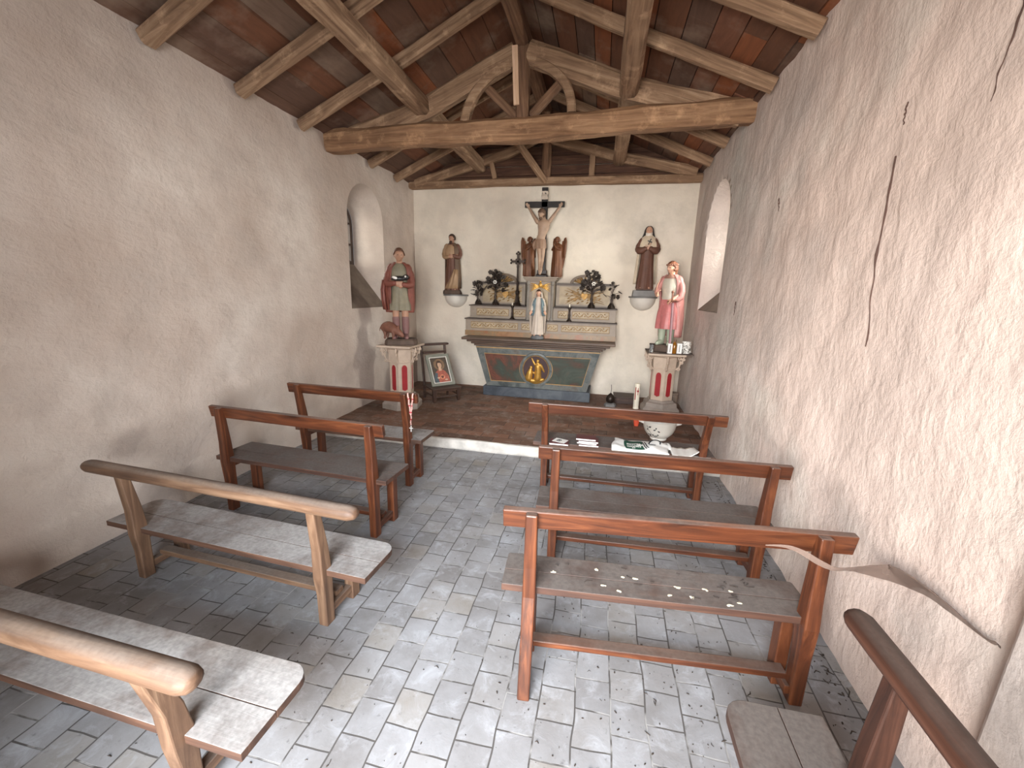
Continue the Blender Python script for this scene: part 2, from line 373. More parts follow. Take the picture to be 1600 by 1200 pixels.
for nm, x, sg, ho, io in (('trim_3', XL, -1, holeL, inL), ('trim_4', XR, 1, holeR, inR)):
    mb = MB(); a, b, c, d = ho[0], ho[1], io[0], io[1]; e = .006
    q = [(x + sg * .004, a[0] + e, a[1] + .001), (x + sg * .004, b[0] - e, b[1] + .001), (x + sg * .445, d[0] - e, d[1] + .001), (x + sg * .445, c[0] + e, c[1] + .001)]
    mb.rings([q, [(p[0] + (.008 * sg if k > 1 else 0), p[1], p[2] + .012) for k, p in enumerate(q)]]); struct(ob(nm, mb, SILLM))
def window(name, x, sgn, outline):
    root = bpy.data.objects.new(name, None); COL.objects.link(root); root['kind'] = 'structure'; root['label'] = 'small arched window set deep in its plastered niche'
    ys = [p[0] for p in outline]; zs = [p[1] for p in outline]; y0, y1, z0, z1 = min(ys), max(ys), min(zs), max(zs)
    cy, cz = (y0 + y1) / 2, (z0 + z1) / 2
    inn = [(cy + (a - cy) * .80, cz + (b - cz) * .86) for a, b in outline]
    mb = MB(); n = len(outline)
    L = [[(x, a, b) for a, b in outline], [(x, a, b) for a, b in inn], [(x + sgn * .05, a, b) for a, b in inn], [(x + sgn * .05, a, b) for a, b in outline]]
    mb.rings(L + [L[0]], cap=False)
    mb.box(min(x, x + sgn * .04), max(x, x + sgn * .04), cy - .015, cy + .015, z0 + .06, z1 - .06)
    for k in (1, 2): z = z0 + (z1 - z0) * k / 3; mb.box(min(x, x + sgn * .04), max(x, x + sgn * .04), y0 + .06, y1 - .06, z - .012, z + .012)
    ob('window_frame', mb, FRAME, root, bevel=.003)
    mb = MB(); mb.prism(inn, x + sgn * .02, x + sgn * .024, 'YZ'); ob('pane', mb, GLASS, root)
t = NT('window_frame_wood'); FRAME = t.fin(t.ramp(t.noise(t.coord((6, 6, 1)), 4, 5), [(.3, lin(52, 40, 34)), (.7, lin(84, 68, 58))]), .7)
t = NT('window_glass'); g = t.n('ShaderNodeBsdfGlossy'); g.inputs['Roughness'].default_value = .05
tr = t.n('ShaderNodeBsdfTransparent'); tr.inputs[0].default_value = (.93, .95, .94, 1); mx = t.n('ShaderNodeMixShader'); mx.inputs[0].default_value = .08
t.L(tr.outputs[0], mx.inputs[1]); t.L(g.outputs[0], mx.inputs[2]); t.L(mx.outputs[0], t.out.inputs[0]); GLASS = t.mat
window('window_1', XL - .45, -1, inL); window('window_2', XR + .45, 1, inR)

mb = MB(); mb.box(XL - .3, XR + .3, -.6, 4.03, -.12, 0); struct(ob('floor', mb, TILES))
mb = MB(); mb.box(XL - .3, XR + .3, 4.06, YB + .1, -.12, .11); struct(ob('floor.001', mb, TILES2))
KERB = simple('kerb_stone', lin(196, 190, 182), .9, 0, .22, 9, .006)
mb = MB(); mb.beam([(XL, 4.045, .054), (XR, 4.045, .054)], .05, .112, wob=.006, seed=4, sub=40); struct(ob('trim_1', mb, KERB))
GROUND = simple('courtyard_earth', lin(96, 92, 80), .95, 0, .3, 3, .01)
mb = MB(); mb.box(-9, 9, -12, -.6, -.3, -.06); struct(ob('ground', mb, GROUND))

# ------------------------------------------------------------------ roof: boards, rafters, purlins, trusses
rnd = random.Random(11)
mb = MB()
for side in (-1, 1):
    xe = XL - .12 if side < 0 else XR + .12; span = abs(RIDGE_X - xe); d = 0
    while d < span - .01:
        wd = rnd.uniform(.19, .27) if side < 0 else rnd.uniform(.15, .21)
        wd = min(wd, span - d); a = xe - side * d; b = xe - side * (d + wd - .008)
        z = lambda x: roof_z(min(max(x, XL), XR)) + (.0 if XL <= x <= XR else -.05)
        y = -.5
        while y < YB + .1:
            L = rnd.uniform(3.8, 7.2); y2 = min(y + L, YB + .1); dz = rnd.uniform(0, .012)
            mb.rings([[(a, y, z(a) + dz), (b, y, z(b) + dz), (b, y, z(b) + dz + .022), (a, y, z(a) + dz + .022)],
                      [(a, y2 - .004, z(a) + dz), (b, y2 - .004, z(b) + dz), (b, y2 - .004, z(b) + dz + .022), (a, y2 - .004, z(a) + dz + .022)]])
            y = y2
        d += wd
struct(ob('ceiling', mb, BOARDS))
mb = MB()   # roof covering above the boards
ex = .45
mb.rings([[(XL - ex, y, 3.25 - .21 + .05), (RIDGE_X, y, RIDGE_Z + .05), (XR + ex, y, 3.31 - .19 + .05), (XR + ex, y, 3.31 - .19 + .12), (RIDGE_X, y, RIDGE_Z + .14), (XL - ex, y, 3.25 - .21 + .12)] for y in (-.6, YB + .3)])
struct(ob('roof', mb, simple('roof_covering', lin(86, 58, 44), .9)))

def timber(name, pts, w, h, mat, parent=None, wob=.008, seed=1, up=(0, 0, 1), sub=10):
    """timber mesh whose local X runs along the first-to-last direction, so the grain follows it"""
    P = [Vector(p) for p in pts]; o0 = P[0]; x = (P[-1] - P[0]).normalized(); z = Vector(up); z = (z - x * x.dot(z)).normalized(); y = z.cross(x)
    M = Matrix((x, y, z)); L = [M @ (p - o0) for p in P]
    mb = MB(); mb.beam(L, w, h, wob=wob, seed=seed, sub=sub)
    o = ob(name, mb, mat, parent); R = M.transposed().to_4x4(); R.translation = o0
    o.matrix_world = R if parent is None else Matrix.Translation(-Vector(parent.location)) @ R
    return o
# rafters on the two slopes
yl = [(.35, .10), (1.08, .1), (1.80, .13), (2.57, .125), (3.30, .115), (4.02, .09), (5.30, .08), (5.98, .08)]
namesL = ['nearest the door', 'second from the door', 'third from the door', 'fourth from the door', 'fifth from the door', 'last before the big truss', 'first beyond the big truss', 'last before the altar wall']
for i, (y, wd) in enumerate(yl):
    for side, xe in ((-1, XL + .03), (1, XR - .03)):
        xr = RIDGE_X + side * .10; dz = -.069
        yy = y if side < 0 else y - .06
        pts = [(xe, yy, roof_z(min(max(xe, XL), XR)) + dz), ((xe + xr) / 2, yy + .02 * ((i % 3) - 1), roof_z((xe + xr) / 2) + dz - .008), (xr, yy, roof_z(xr) + dz)]
        o = timber('rafter_beam', pts, wd * .82, .10, W_BEAM, wob=.007, seed=i * 2 + side)
        tag(o, 'old wooden rafter on the %s roof slope, %s' % ('left' if side < 0 else 'right', namesL[i]), 'rafter', 'roof rafters', 'thing')
tag(timber('ridge_beam', [(RIDGE_X + .0, -.03, 4.03), (RIDGE_X, YB - .06, 4.03)], .13, .20, W_DARKB, wob=.007, seed=31, sub=26), 'heavy ridge beam running along the peak of the roof', 'beam', None, 'thing')
tag(timber('purlin_beam', [(-1.96, -.03, 3.482), (-1.93, YB - .06, 3.482)], .16, .175, W_BEAM, wob=.010, seed=32, sub=26), 'long heavy purlin under the left roof slope', 'beam', 'purlins', 'thing')
tag(timber('purlin_beam', [(.115, -.03, 3.517), (.09, YB - .06, 3.517)], .17, .165, W_BEAM, wob=.010, seed=33, sub=26), 'long heavy purlin under the right roof slope', 'beam', 'purlins', 'thing')

tr = thing('roof_truss', 'open timber roof truss with thick tie beam and curved braces across the nave', 'truss', (RIDGE_X, 4.52, 3.2))
timber('tie_beam', [(XL - .02, 4.52, 3.195), (-1.9, 4.52, 3.225), (-.86, 4.52, 3.225), (.3, 4.52, 3.265), (XR + .02, 4.52, 3.285)], .20, [.19, .21, .22, .22, .2], W_TIE, tr, .014, 41, sub=14)
timber('principal_rafter', [(-2.90, 4.52, 3.19), (-1.9, 4.52, 3.475), (-.98, 4.52, 3.90)], .12, .20, W_BEAM, tr, .012, 42)
timber('principal_rafter', [(1.10, 4.52, 3.26), (.1, 4.52, 3.53), (-.86, 4.52, 3.90)], .12, .20, W_BEAM, tr, .012, 43)
timber('king_post', [(-.90, 4.52, 3.31), (-.92, 4.52, 3.96)], .13, .13, W_DARKB, tr, .006, 44, up=(0, 1, 0))
def arc(p0, p1, c, n=8):
    a, b, m = Vector(p0), Vector(p1), Vector(c)
    return [tuple(a * (1 - t) ** 2 + m * 2 * t * (1 - t) + b * t * t) for t in [k / n for k in range(n + 1)]]
def curved(name, pts, w, h, mat, parent, up):
    mb = MB(); mb.beam([Vector(p) - Vector(parent.location) for p in pts], w, h, up=up, wob=.004, seed=9, sub=2); return ob(name, mb, mat, parent)
curved('curved_brace', arc((-1.03, 4.50, 3.80), (-1.49, 4.50, 3.32), (-1.42, 4.50, 3.68)), .09, .085, W_BEAM, tr, (0, 1, 0))
curved('curved_brace', arc((-.78, 4.50, 3.80), (-.42, 4.50, 3.35), (-.42, 4.50, 3.68)), .085, .085, W_BEAM, tr, (0, 1, 0))
timber('strut', [(-.97, 4.56, 3.36), (-1.30, 4.56, 3.66)], .06, .08, W_DARKB, tr, .004, 46)
timber('strut', [(-.83, 4.56, 3.36), (-.52, 4.56, 3.66)], .06, .08, W_DARKB, tr, .004, 47)
o = timber('batten', [(-.975, 4.425, 3.92), (-.945, 4.425, 3.42)], .02, .055, W_PALE, tr, 0, 48, up=(1, 0, 0), sub=1); o['label'] = 'pale newer batten nailed beside the post'

t2 = thing('roof_truss', 'smaller timber truss standing against the altar wall', 'truss', (RIDGE_X, 6.5, 3.24))
timber('tie_beam', [(XL, 6.55, 3.235), (-.9, 6.55, 3.25), (XR, 6.55, 3.235)], .15, .10, W_BEAM, t2, .008, 51, sub=14)
timber('principal_rafter', [(-2.95, 6.52, 3.25), (-1.5, 6.52, 3.63), (-.98, 6.52, 3.86)], .10, .13, W_BEAM, t2, .010, 52)
timber('principal_rafter', [(1.12, 6.52, 3.30), (0, 6.52, 3.55), (-.88, 6.52, 3.80)], .10, .14, W_BEAM, t2, .010, 53)
timber('king_post', [(-.93, 6.53, 3.28), (-.93, 6.53, 3.96)], .13, .11, W_DARKB, t2, .006, 54, up=(0, 1, 0))
timber('strut', [(-1.69, 6.52, 3.29), (-1.76, 6.52, 3.56)], .07, .07, W_BEAM, t2, .004, 55, up=(0, 1, 0))
timber('strut', [(-.28, 6.52, 3.29), (-.28, 6.52, 3.58)], .08, .07, W_BEAM, t2, .004, 56, up=(0, 1, 0))
timber('brace', [(-.93, 6.42, 3.22), (-1.30, 5.9, 3.66)], .07, .09, W_BEAM, t2, .006, 57)
timber('brace', [(-.86, 5.9, 3.93), (-.93, 6.45, 3.40)], .08, .08, W_DARKB, t2, .006, 58)
# dark boarding of the gable above the altar wall
mb = MB()
for k in range(8):
    z0 = 3.22 + k * .13; z1 = z0 + .122
    xl = XL + max(0, (z1 - 3.27)) / .46; xr = XR - max(0, (z1 - 3.33)) / .434
    xa = XL + max(0, (z0 - 3.25)) / .46; xb = XR - max(0, (z0 - 3.31)) / .434; y_ = 6.605 + .006 * (k % 2)
    mb.prism([(xa - .02, z0), (xb + .02, z0), (max(xr, RIDGE_X) + .02, z1), (min(xl, RIDGE_X) - .02, z1)], y_, y_ + .025)
struct(ob('trim_2', mb, wood('gable_boards', lin(56, 36, 28), lin(92, 62, 46), lin(126, 92, 70), 'X', .85)))

# ------------------------------------------------------------------ benches
LEGS = []
def bench(name, label, xl, xr, y, th, sz, rz, ll, lr, fl, fr, ol, orr, sol, sor, dep, style, tone, seatmat, fxr=0, dust=0):
    root = thing(name, label, 'bench', (xl, y, 0), th, 'wooden chapel benches'); Lb = xr - xl
    X, Y, Z = W[tone + 'X'], W[tone + 'Y'], W[tone + 'Z']
    round_ = style == 'round'
    for u in (0, Lb):
        for v in (0, dep - .075, dep * .4): LEGS.append((xl + u * cos(th) - v * sin(th), y + u * sin(th) + v * cos(th)))
    pw = .052
    # seat of two planks
    sd = MB(); s0, s1 = -sol, Lb + sor; t = .032
    gap = dep * .58
    def plank(v0, v1, notch, rc):
        pts = []
        def corner(cx, cy, a0, r):
            return [(cx + r * cos(a0 + k * pi / 10), cy + r * sin(a0 + k * pi / 10)) for k in range(6)]
        if rc > 0: pts = [(s0, v0), (s1, v0)] + corner(s1 - rc, v1 - rc, 0, rc) + corner(s0 + rc, v1 - rc, pi / 2, rc)
        else: pts = [(s0, v0), (s1, v0), (s1, v1), (s0, v1)]
        sd.prism(pts, sz - t, sz, 'XY')
    plank(-.012, dep - gap - .0008, True, 0); plank(dep - gap + .0008, dep, False, .07 if round_ else .012)
    ob('seat', sd, seatmat, root, bevel=.0025)
    # backrest
    def rail_pt(u): k = (lr - ll) / Lb; return -(ll + k * u)
    bk = MB()
    if round_:
        n = 9; rings = []
        for i, u in enumerate([-ol, -ol + .012, -ol + .04] + [-ol + .04 + (Lb + orr + ol - .08) * k / 10 for k in range(1, 10)] + [Lb + orr - .04, Lb + orr - .012, Lb + orr]):
            e = min(u + ol, Lb + orr - u); sc = .35 if e < .004 else (.78 if e < .02 else 1.0)
            cz = rz - .033; cv = rail_pt(u)
            rings.append([(u, cv + .036 * sc * cos(2 * pi * (k + .5) / 12) * (1.15 if abs(cos(2 * pi * (k + .5) / 12)) > .5 else 1), cz + .034 * sc * sin(2 * pi * (k + .5) / 12)) for k in range(12)])
        bk.rings(rings); ob('backrest', bk, X, root, smooth=True)
    else:
        hh = .088
        bk.rings([[(u, rail_pt(u) + .030, rz - hh), (u, rail_pt(u) + .062, rz - hh + .01), (u, rail_pt(u) + .046, rz), (u, rail_pt(u) + .014, rz - .004)] for u in (-ol, Lb * .33, Lb * .66, Lb + orr)])
        ob('backrest', bk, X, root, bevel=.005)
    for u, lean, fo, fx, top in ((0, ll, fl, 0, rz), (Lb, lr, fr, fxr, rz)):
        zt = rz - (.05 if round_ else .006)
        path = [(u + fx, fo, 0), (u + fx * .5, fo * .45 - .0, sz * .55), (u, 0, sz - .03), (u, -lean * .25, sz + (rz - sz) * .3), (u, -lean, zt)]
        lg = MB(); wd = [pw, pw, pw * 1.08, pw * 1.0, pw * .92]; dp = [.06, .062, .075, .062, .046]
        lg.rings([[(p[0] - a / 2, p[1] - b + .03, p[2]), (p[0] + a / 2, p[1] - b + .03, p[2]), (p[0] + a / 2, p[1] + .03, p[2]), (p[0] - a / 2, p[1] + .03, p[2])] for p, a, b in zip(path, wd, dp)])
        ob('rear_leg', lg, Z, root, bevel=.006)
        fy = dep - .075; fxx = u + (.0 if not round_ else 0)
        lg = MB(); lg.rings([[(fxx - .026, fy - .03, z), (fxx + .026, fy - .03, z), (fxx + .026, fy + .03, z), (fxx - .026, fy + .03, z)] for z in (.0, sz - t)])
        ob('front_leg', lg, Z, root, bevel=.005)
        st = MB(); st.box(fxx - .02, fxx + .02, .02, fy - .02, .045, .085); ob('side_stretcher', st, Y, root, bevel=.004)
        st = MB(); st.box(fxx - .02, fxx + .02, .02, fy - .02, sz - t - .05, sz - t - .002); ob('seat_bearer', st, Y, root, bevel=.004)
    st = MB(); v = dep * .38; st.box(0, Lb, v - .028, v + .028, .086, .115); ob('long_stretcher', st, X, root, bevel=.004)
    return root
b0 = bench('bench', 'reddish bench with pale droppings on its dusty seat, nearest in the right row', -.22, .873, 1.549, .076, .442, .80, .043, .017, -.115, .04, .118, .125, .12, .04, .21, 'flat', 'red', SEATG, .03)
mb = MB(); r0_ = random.Random(8)
for u, v in ((.10, .10), (.293, .151), (.312, .045), (.371, .02), (.455, .113), (.583, .03), (.67, .035), (.846, .10), (.81, .012), (.62, .085), (.855, .03), (.40, .12), (.74, .09)):
    for q in range(3): mb.ell((u + r0_.uniform(-.008, .008), max(.004, min(.195, v)) + r0_.uniform(-.005, .005), .4425), (r0_.uniform(.004, .011), r0_.uniform(.004, .008), .0022), 8, 4)
DROP = simple('dropping', lin(214, 204, 178), .8)
o = ob('droppings', mb, DROP, b0, smooth=True); o['kind'] = 'stuff'
mb = MB()
for k in range(22):
    u, v, a = r0_.uniform(.05, 1.0), r0_.uniform(.01, .19), r0_.uniform(0, 6); L = r0_.uniform(.006, .022)
    mb.tube([(u, v, .4445), (u + L * cos(a), v + L * .5 * sin(a), .446), (u + 1.8 * L * cos(a + .5), v + L * .8 * sin(a + .5), .4445)], .0016, 5)
o = ob('twigs', mb, simple('twig', lin(52, 42, 36), .9), b0); o['kind'] = 'stuff'
bench('bench', 'reddish bench in the middle of the right row, empty seat', -.21, .984, 2.392, .047, .365, .763, .05, .05, 0, 0, .106, .10, .11, .08, .27, 'flat', 'red', SEATG)
bench('bench', 'bench at the altar end of the right row, booklets and cloth bag on it', -.389, .832, 3.308, .013, .447, .809, .14, .14, 0, 0, .133, .125, .10, .10, .27, 'flat', 'red', SEATG)
bench('bench', 'bench at the altar end of the left row with a rosary hanging from its backrest', -2.532, -1.525, 3.145, -.027, .423, .835, .075, .075, 0, 0, .108, .11, .10, .12, .27, 'flat', 'red', SEATW)
bench('bench', 'narrow reddish bench in the left row, second from the altar step', -2.616, -1.407, 2.413, -.054, .419, .803, .035, .035, 0, 0, .105, .092, .10, .10, .30, 'flat', 'red', SEATG)
bench('bench', 'tan bench with thick rounded rail in the left row, third from the altar step', -2.463, -1.247, 1.662, -.056, .310, .70, .05, .05, 0, 0, .245, .248, .24, .24, .28, 'round', 'tan', SEATW)
bench('bench', 'tan bench with thick rounded rail in the left row, nearest the door', -2.55, -1.20, .865, -.03, .285, .655, .09, .09, 0, 0, .23, .225, .23, .24, .30, 'round', 'tan', SEATW)
# bench along the right wall: the same make turned by a quarter
bench('bench', 'dark brown bench set lengthwise against the right wall beside the door', .80, 1.60, .30, pi / 2, .30, .735, .03, .03, 0, 0, .23, .23, .23, .23, .30, 'round', 'brown', SEATG)
# ------------------------------------------------------------------ figures
def interp(keys, k):
    """smooth rows of numbers sampled at k steps per interval (Catmull-Rom)"""
    out = []
    for i in range(len(keys) - 1):
        p0, p1, p2, p3 = keys[max(i - 1, 0)], keys[i], keys[i + 1], keys[min(i + 2, len(keys) - 1)]
        for j in range(k):
            t = j / k
            out.append([.5 * ((2 * b) + (-a + c) * t + (2 * a - 5 * b + 4 * c - d) * t * t + (-a + 3 * b - 3 * c + d) * t ** 3) for a, b, c, d in zip(p0, p1, p2, p3)])
    return out + [list(keys[-1])]
def robe(mb, keys, nf=9, ph=0.0, k=4, n=56, arc=None, twist=0.0, front=1.0):
    """draped cloth: keys rows (z, cx, cy, rx, ry, fold). The front faces -y. arc=(a0, a1) in degrees from the front leaves it open"""
    R = []
    for z, cx, cy, rx, ry, am in interp(keys, k):
        ring = []
        m = n if not arc else n + 1
        for i in range(m):
            a = 2 * pi * i / n if not arc else radians(arc[0] + (arc[1] - arc[0]) * i / n)
            f = sin(nf * a + ph + z * twist) * .62 + sin((nf * 1.7) * a + ph * 2 + z * 3) * .38
            f = 1 + am * f
            ring.append((cx + rx * f * sin(a), cy - ry * f * cos(a), z))
        R.append(ring)
    return mb.rings(R, cap=not arc, closed=not arc)
def head(mb, c, h, yaw=0, tilt=0, roll=0, beard=False, n=28, m=22):
    """head with brow, eye sockets, nose, lips, chin and ears; h = chin to crown; faces -y turned by yaw (left of picture positive)"""
    Rm = Matrix.Rotation(-yaw, 3, 'Z') @ Matrix.Rotation(tilt, 3, 'X') @ Matrix.Rotation(roll, 3, 'Y')
    def g(d, t, s): return exp(-((Vector(d) - Vector(t)).length / s) ** 2)
    V = []
    for k in range(m + 1):
        th = pi * k / m
        for i in range(n):
            ph = 2 * pi * i / n; d = (sin(th) * sin(ph), -sin(th) * cos(ph), cos(th))
            x, y, z = d[0] * .37, d[1] * .45, d[2] * .5
            if z < 0: q = -z / .5; x *= 1 - .34 * q ** 1.3; y = y * (1 - .22 * q) if y > 0 else y
            r = .085 * g(d, (0, -.98, -.18), .17) + .05 * g(d, (0, -.99, .02), .13) + .022 * (g(d, (.3, -.92, .26), .2) + g(d, (-.3, -.92, .26), .2)) \
                - .040 * (g(d, (.34, -.93, .06), .19) + g(d, (-.34, -.93, .06), .19)) + .026 * g(d, (0, -.88, -.52), .15) - .014 * g(d, (0, -.9, -.43), .07) \
                + .035 * g(d, (0, -.66, -.78), .2) + (.05 * g(d, (0, -.6, -.8), .35) if beard else 0)
            v = Vector((x, y, z)) + Vector(d) * r
            V.append(Rm @ (v * h) + Vector(c))
    F = []
    for k in range(m):
        for i in range(n): F.append((k * n + i, (k + 1) * n + i, (k + 1) * n + (i + 1) % n, k * n + (i + 1) % n))
    mb.add(V, F)
    for s in (-1, 1): mb.ell(Rm @ Vector((s * .375 * h, .02 * h, -.03 * h)) + Vector(c), (.035 * h, .07 * h, .12 * h), 8, 6, Rm)
    return Rm
def eyes(parent, c, h, Rm, mat):
    for s in (-1, 1):
        mb = MB(); mb.ell(Rm @ Vector((s * .135 * h, -.385 * h, .03 * h)) + Vector(c), (.055 * h, .03 * h, .03 * h), 8, 6, Rm)
        ob('eye', mb, mat, parent, smooth=True)
def hair(mb, c, h, Rm, fl=.30, low=-.35, puff=1.13, wave=.03, n=30, m=20):
    """cap of hair: covers crown, sides and back; fl = hairline height on the forehead, low = how far down the back"""
    V = []; keep = {}
    for k in range(m + 1):
        th = pi * k / m
        for i in range(n):
            ph = 2 * pi * i / n; d = (sin(th) * sin(ph), -sin(th) * cos(ph), cos(th))
            f = puff + wave * sin(9 * ph + 5 * th)
            z = d[2]; ok = z > fl + .25 * (1 - abs(d[0])) * 0 if d[1] < -.30 else z > low
            keep[len(V)] = ok
            V.append(Rm @ Vector((d[0] * .385 * h * f, d[1] * .46 * h * f, d[2] * .5 * h * f)) + Vector(c))
    F = []
    for k in range(m):
        for i in range(n):
            q = (k * n + i, (k + 1) * n + i, (k + 1) * n + (i + 1) % n, k * n + (i + 1) % n)
            if sum(keep[a] for a in q) >= 3: F.append(q)
    return mb.add(V, F)
def hand(mb, wrist, d, nrm, L, curl=.5, side=1):
    """palm, four bent fingers and a thumb; d = direction, nrm = palm normal, side = where the thumb is"""
    W0 = Vector(wrist); d = Vector(d).normalized(); nn = Vector(nrm); nn = (nn - d * nn.dot(d)).normalized(); s = d.cross(nn) * side
    lens = (.46, .52, .48, .37); r = L * .062
    for k in range(4):
        off = (k - 1.5) * L * .125
        base = W0 + s * off * .55; kn = W0 + d * L * .48 - s * 0 + s * off
        mb.tube([base, (base + kn) / 2, kn], [r * 1.35, r * 1.4, r * 1.15], 8)
        a1 = curl * .7; p1 = kn + (d * cos(a1) + nn * sin(a1)) * L * lens[k] * .5; a2 = curl * 1.5
        p2 = p1 + (d * cos(a2) + nn * sin(a2)) * L * lens[k] * .5
        mb.tube([kn, p1, p2], [r, r * .92, r * .75], 8)
    b = W0 + d * L * .14 - s * L * .12; t1 = b + (d * .55 - s * .75 + nn * .25).normalized() * L * .22; t2 = t1 + (d * .85 - s * .25 + nn * .35 * curl).normalized() * L * .22
    mb.tube([b, t1, t2], [r * 1.3, r * 1.1, r * .85], 8)
def torso(mb, H, depth=.62, lean=0):
    R = []
    for z, rx in ((.49, .066), (.53, .078), (.58, .074), (.63, .076), (.69, .092), (.75, .104), (.80, .098), (.825, .062), (.845, .036), (.885, .033)):
        R.append([(rx * H * sin(2 * pi * i / 20), -rx * depth * H * cos(2 * pi * i / 20) + lean * (z - .5) * H, z * H) for i in range(20)])
    mb.rings(R)
def limb(mb, pts, rad, n=12):
    K = interp([list(p) + [r] for p, r in zip(pts, rad)], 3)
    mb.tube([k[:3] for k in K], [k[3] for k in K], n)
def paint(name, c, var=.16, rough=.55, wear=0, wc=None, sc=9):
    t = NT(name); v = t.coord(); n = t.noise(v, sc, 5)
    col = t.ramp(n, [(.3, tuple(x * (1 - var) for x in c)), (.7, tuple(min(1, x * (1 + var)) for x in c))])
    if wear: col = t.mix(t.math('MULTIPLY', t.val(t.noise(v, sc * 2.5, 7, .7), .58, .68), wear), col, wc or tuple(x * .4 for x in c))
    return t.fin(col, rough, t.bump(t.noise(v, sc * 6, 3), .25, .002))
SKIN = paint('painted_flesh', lin(206, 160, 134), .1, .5)
SKIN2 = paint('painted_flesh_dusty', lin(170, 128, 104), .15, .55)
DARKHAIR = paint('painted_dark_hair', lin(62, 42, 32), .3, .6); REDHAIR = paint('painted_auburn_hair', lin(120, 74, 52), .25, .6)
EYE = simple('painted_eye', lin(40, 28, 24), .4)
DUSTSTONE = paint('dusty_plinth', lin(82, 66, 56), .3, .8)

def statue(name, label, loc, rotz, H, head_yaw=0, tilt=0.05, hair_mat=DARKHAIR, skin=SKIN, beard=None, arms=(), legs=None, hl=None, low=-.35, build=None, vox=.004, headh=.142, hairkw={}, bz=0):
    """painted statue: continuous flesh body (torso, limbs, hands, head), hair, eyes; build(root, H) adds the clothes; bz = base height"""
    root = thing(name, label, 'statue', loc, rotz)
    b = MB(); torso(b, H)
    hh = headh * H; hc = (0, -.012 * H, .93 * H)
    Rm = head(b, hc, hh, head_yaw, tilt, 0, bool(beard))
    for sh, el, wr, hd, nrm, curl, side in arms:
        limb(b, [(sh * .098 * H, .0, .80 * H), tuple(x * H for x in el), tuple(x * H for x in wr)], [.030 * H, .026 * H, .018 * H])
        hand(b, tuple(x * H for x in wr), hd, nrm, .098 * H, curl, side)
    for s in (-1, 1):
        lx = (legs or {}).get(s, [(s * .05, 0, .52), (s * .052, -.012, .28), (s * .054, .006, .045)])
        limb(b, [tuple(x * H for x in p) for p in lx], [.046 * H, .039 * H, .026 * H])
        f = lx[-1]; b.tube([(f[0] * H, f[1] * H + .012 * H, .024 * H), (f[0] * H + s * .006 * H, (f[1] - .05) * H, .020 * H), (f[0] * H + s * .012 * H, (f[1] - .095) * H, .014 * H)], [.026 * H, .025 * H, .019 * H], 10)
    for p in range(len(b.v)): b.v[p] = (b.v[p][0], b.v[p][1], b.v[p][2] + bz)
    ob('body', b, skin, root, remesh=vox)
    up = Vector((0, 0, bz)); hc = Vector(hc) + up
    eyes(root, hc, hh, Rm, EYE)
    if hair_mat:
        m = MB(); hair(m, hc, hh, Rm, **dict(dict(fl=.48, low=low), **hairkw)); ob('hair', m, hair_mat, root, smooth=True, solid=hh * .06)
    if beard:
        m = MB(); m.ell(Rm @ Vector((0, -.30 * hh, -.44 * hh)) + hc, (.24 * hh, .17 * hh, .22 * hh), 14, 10, Rm); ob('beard', m, beard, root, smooth=True)
    if build: build(root, H, hc, hh, Rm, up)
    return root
def cloth(name, keys, mat, root, H, up, solid=0, **kw):
    m = MB(); robe(m, [[k[0] * H + up[2], k[1] * H, k[2] * H, k[3] * H, k[4] * H, k[5]] for k in keys], **kw)
    return ob(name, m, mat, root, smooth=True, solid=solid)
def sleeve(name, pts, rad, mat, root, H, up, fold=.0):
    m = MB(); K = interp([list(p) + [r] for p, r in zip(pts, rad)], 5)
    m.tube([(k[0] * H, k[1] * H, k[2] * H + up[2]) for k in K], [k[3] * H * (1 + .07 * sin(i * 2.2)) for i, k in enumerate(K)], 14)
    return ob(name, m, mat, root, smooth=True)
def rockbase(root, w, d, h, mat, n=18, top=.86):
    m = MB(); R = []
    for z, f in ((0, 1), (.2 * h, 1.03), (.75 * h, .98), (h, top)):
        R.append([((w / 2) * f * (1 + .05 * noise.noise(Vector((i * .9, z * 20, w * 9)))) * max(-1, min(1, 1.25 * sin(2 * pi * i / n))), -(d / 2) * f * max(-1, min(1, 1.25 * cos(2 * pi * i / n))), z) for i in range(n)])
    m.rings(R); return ob('base', m, mat, root, bevel=.004)

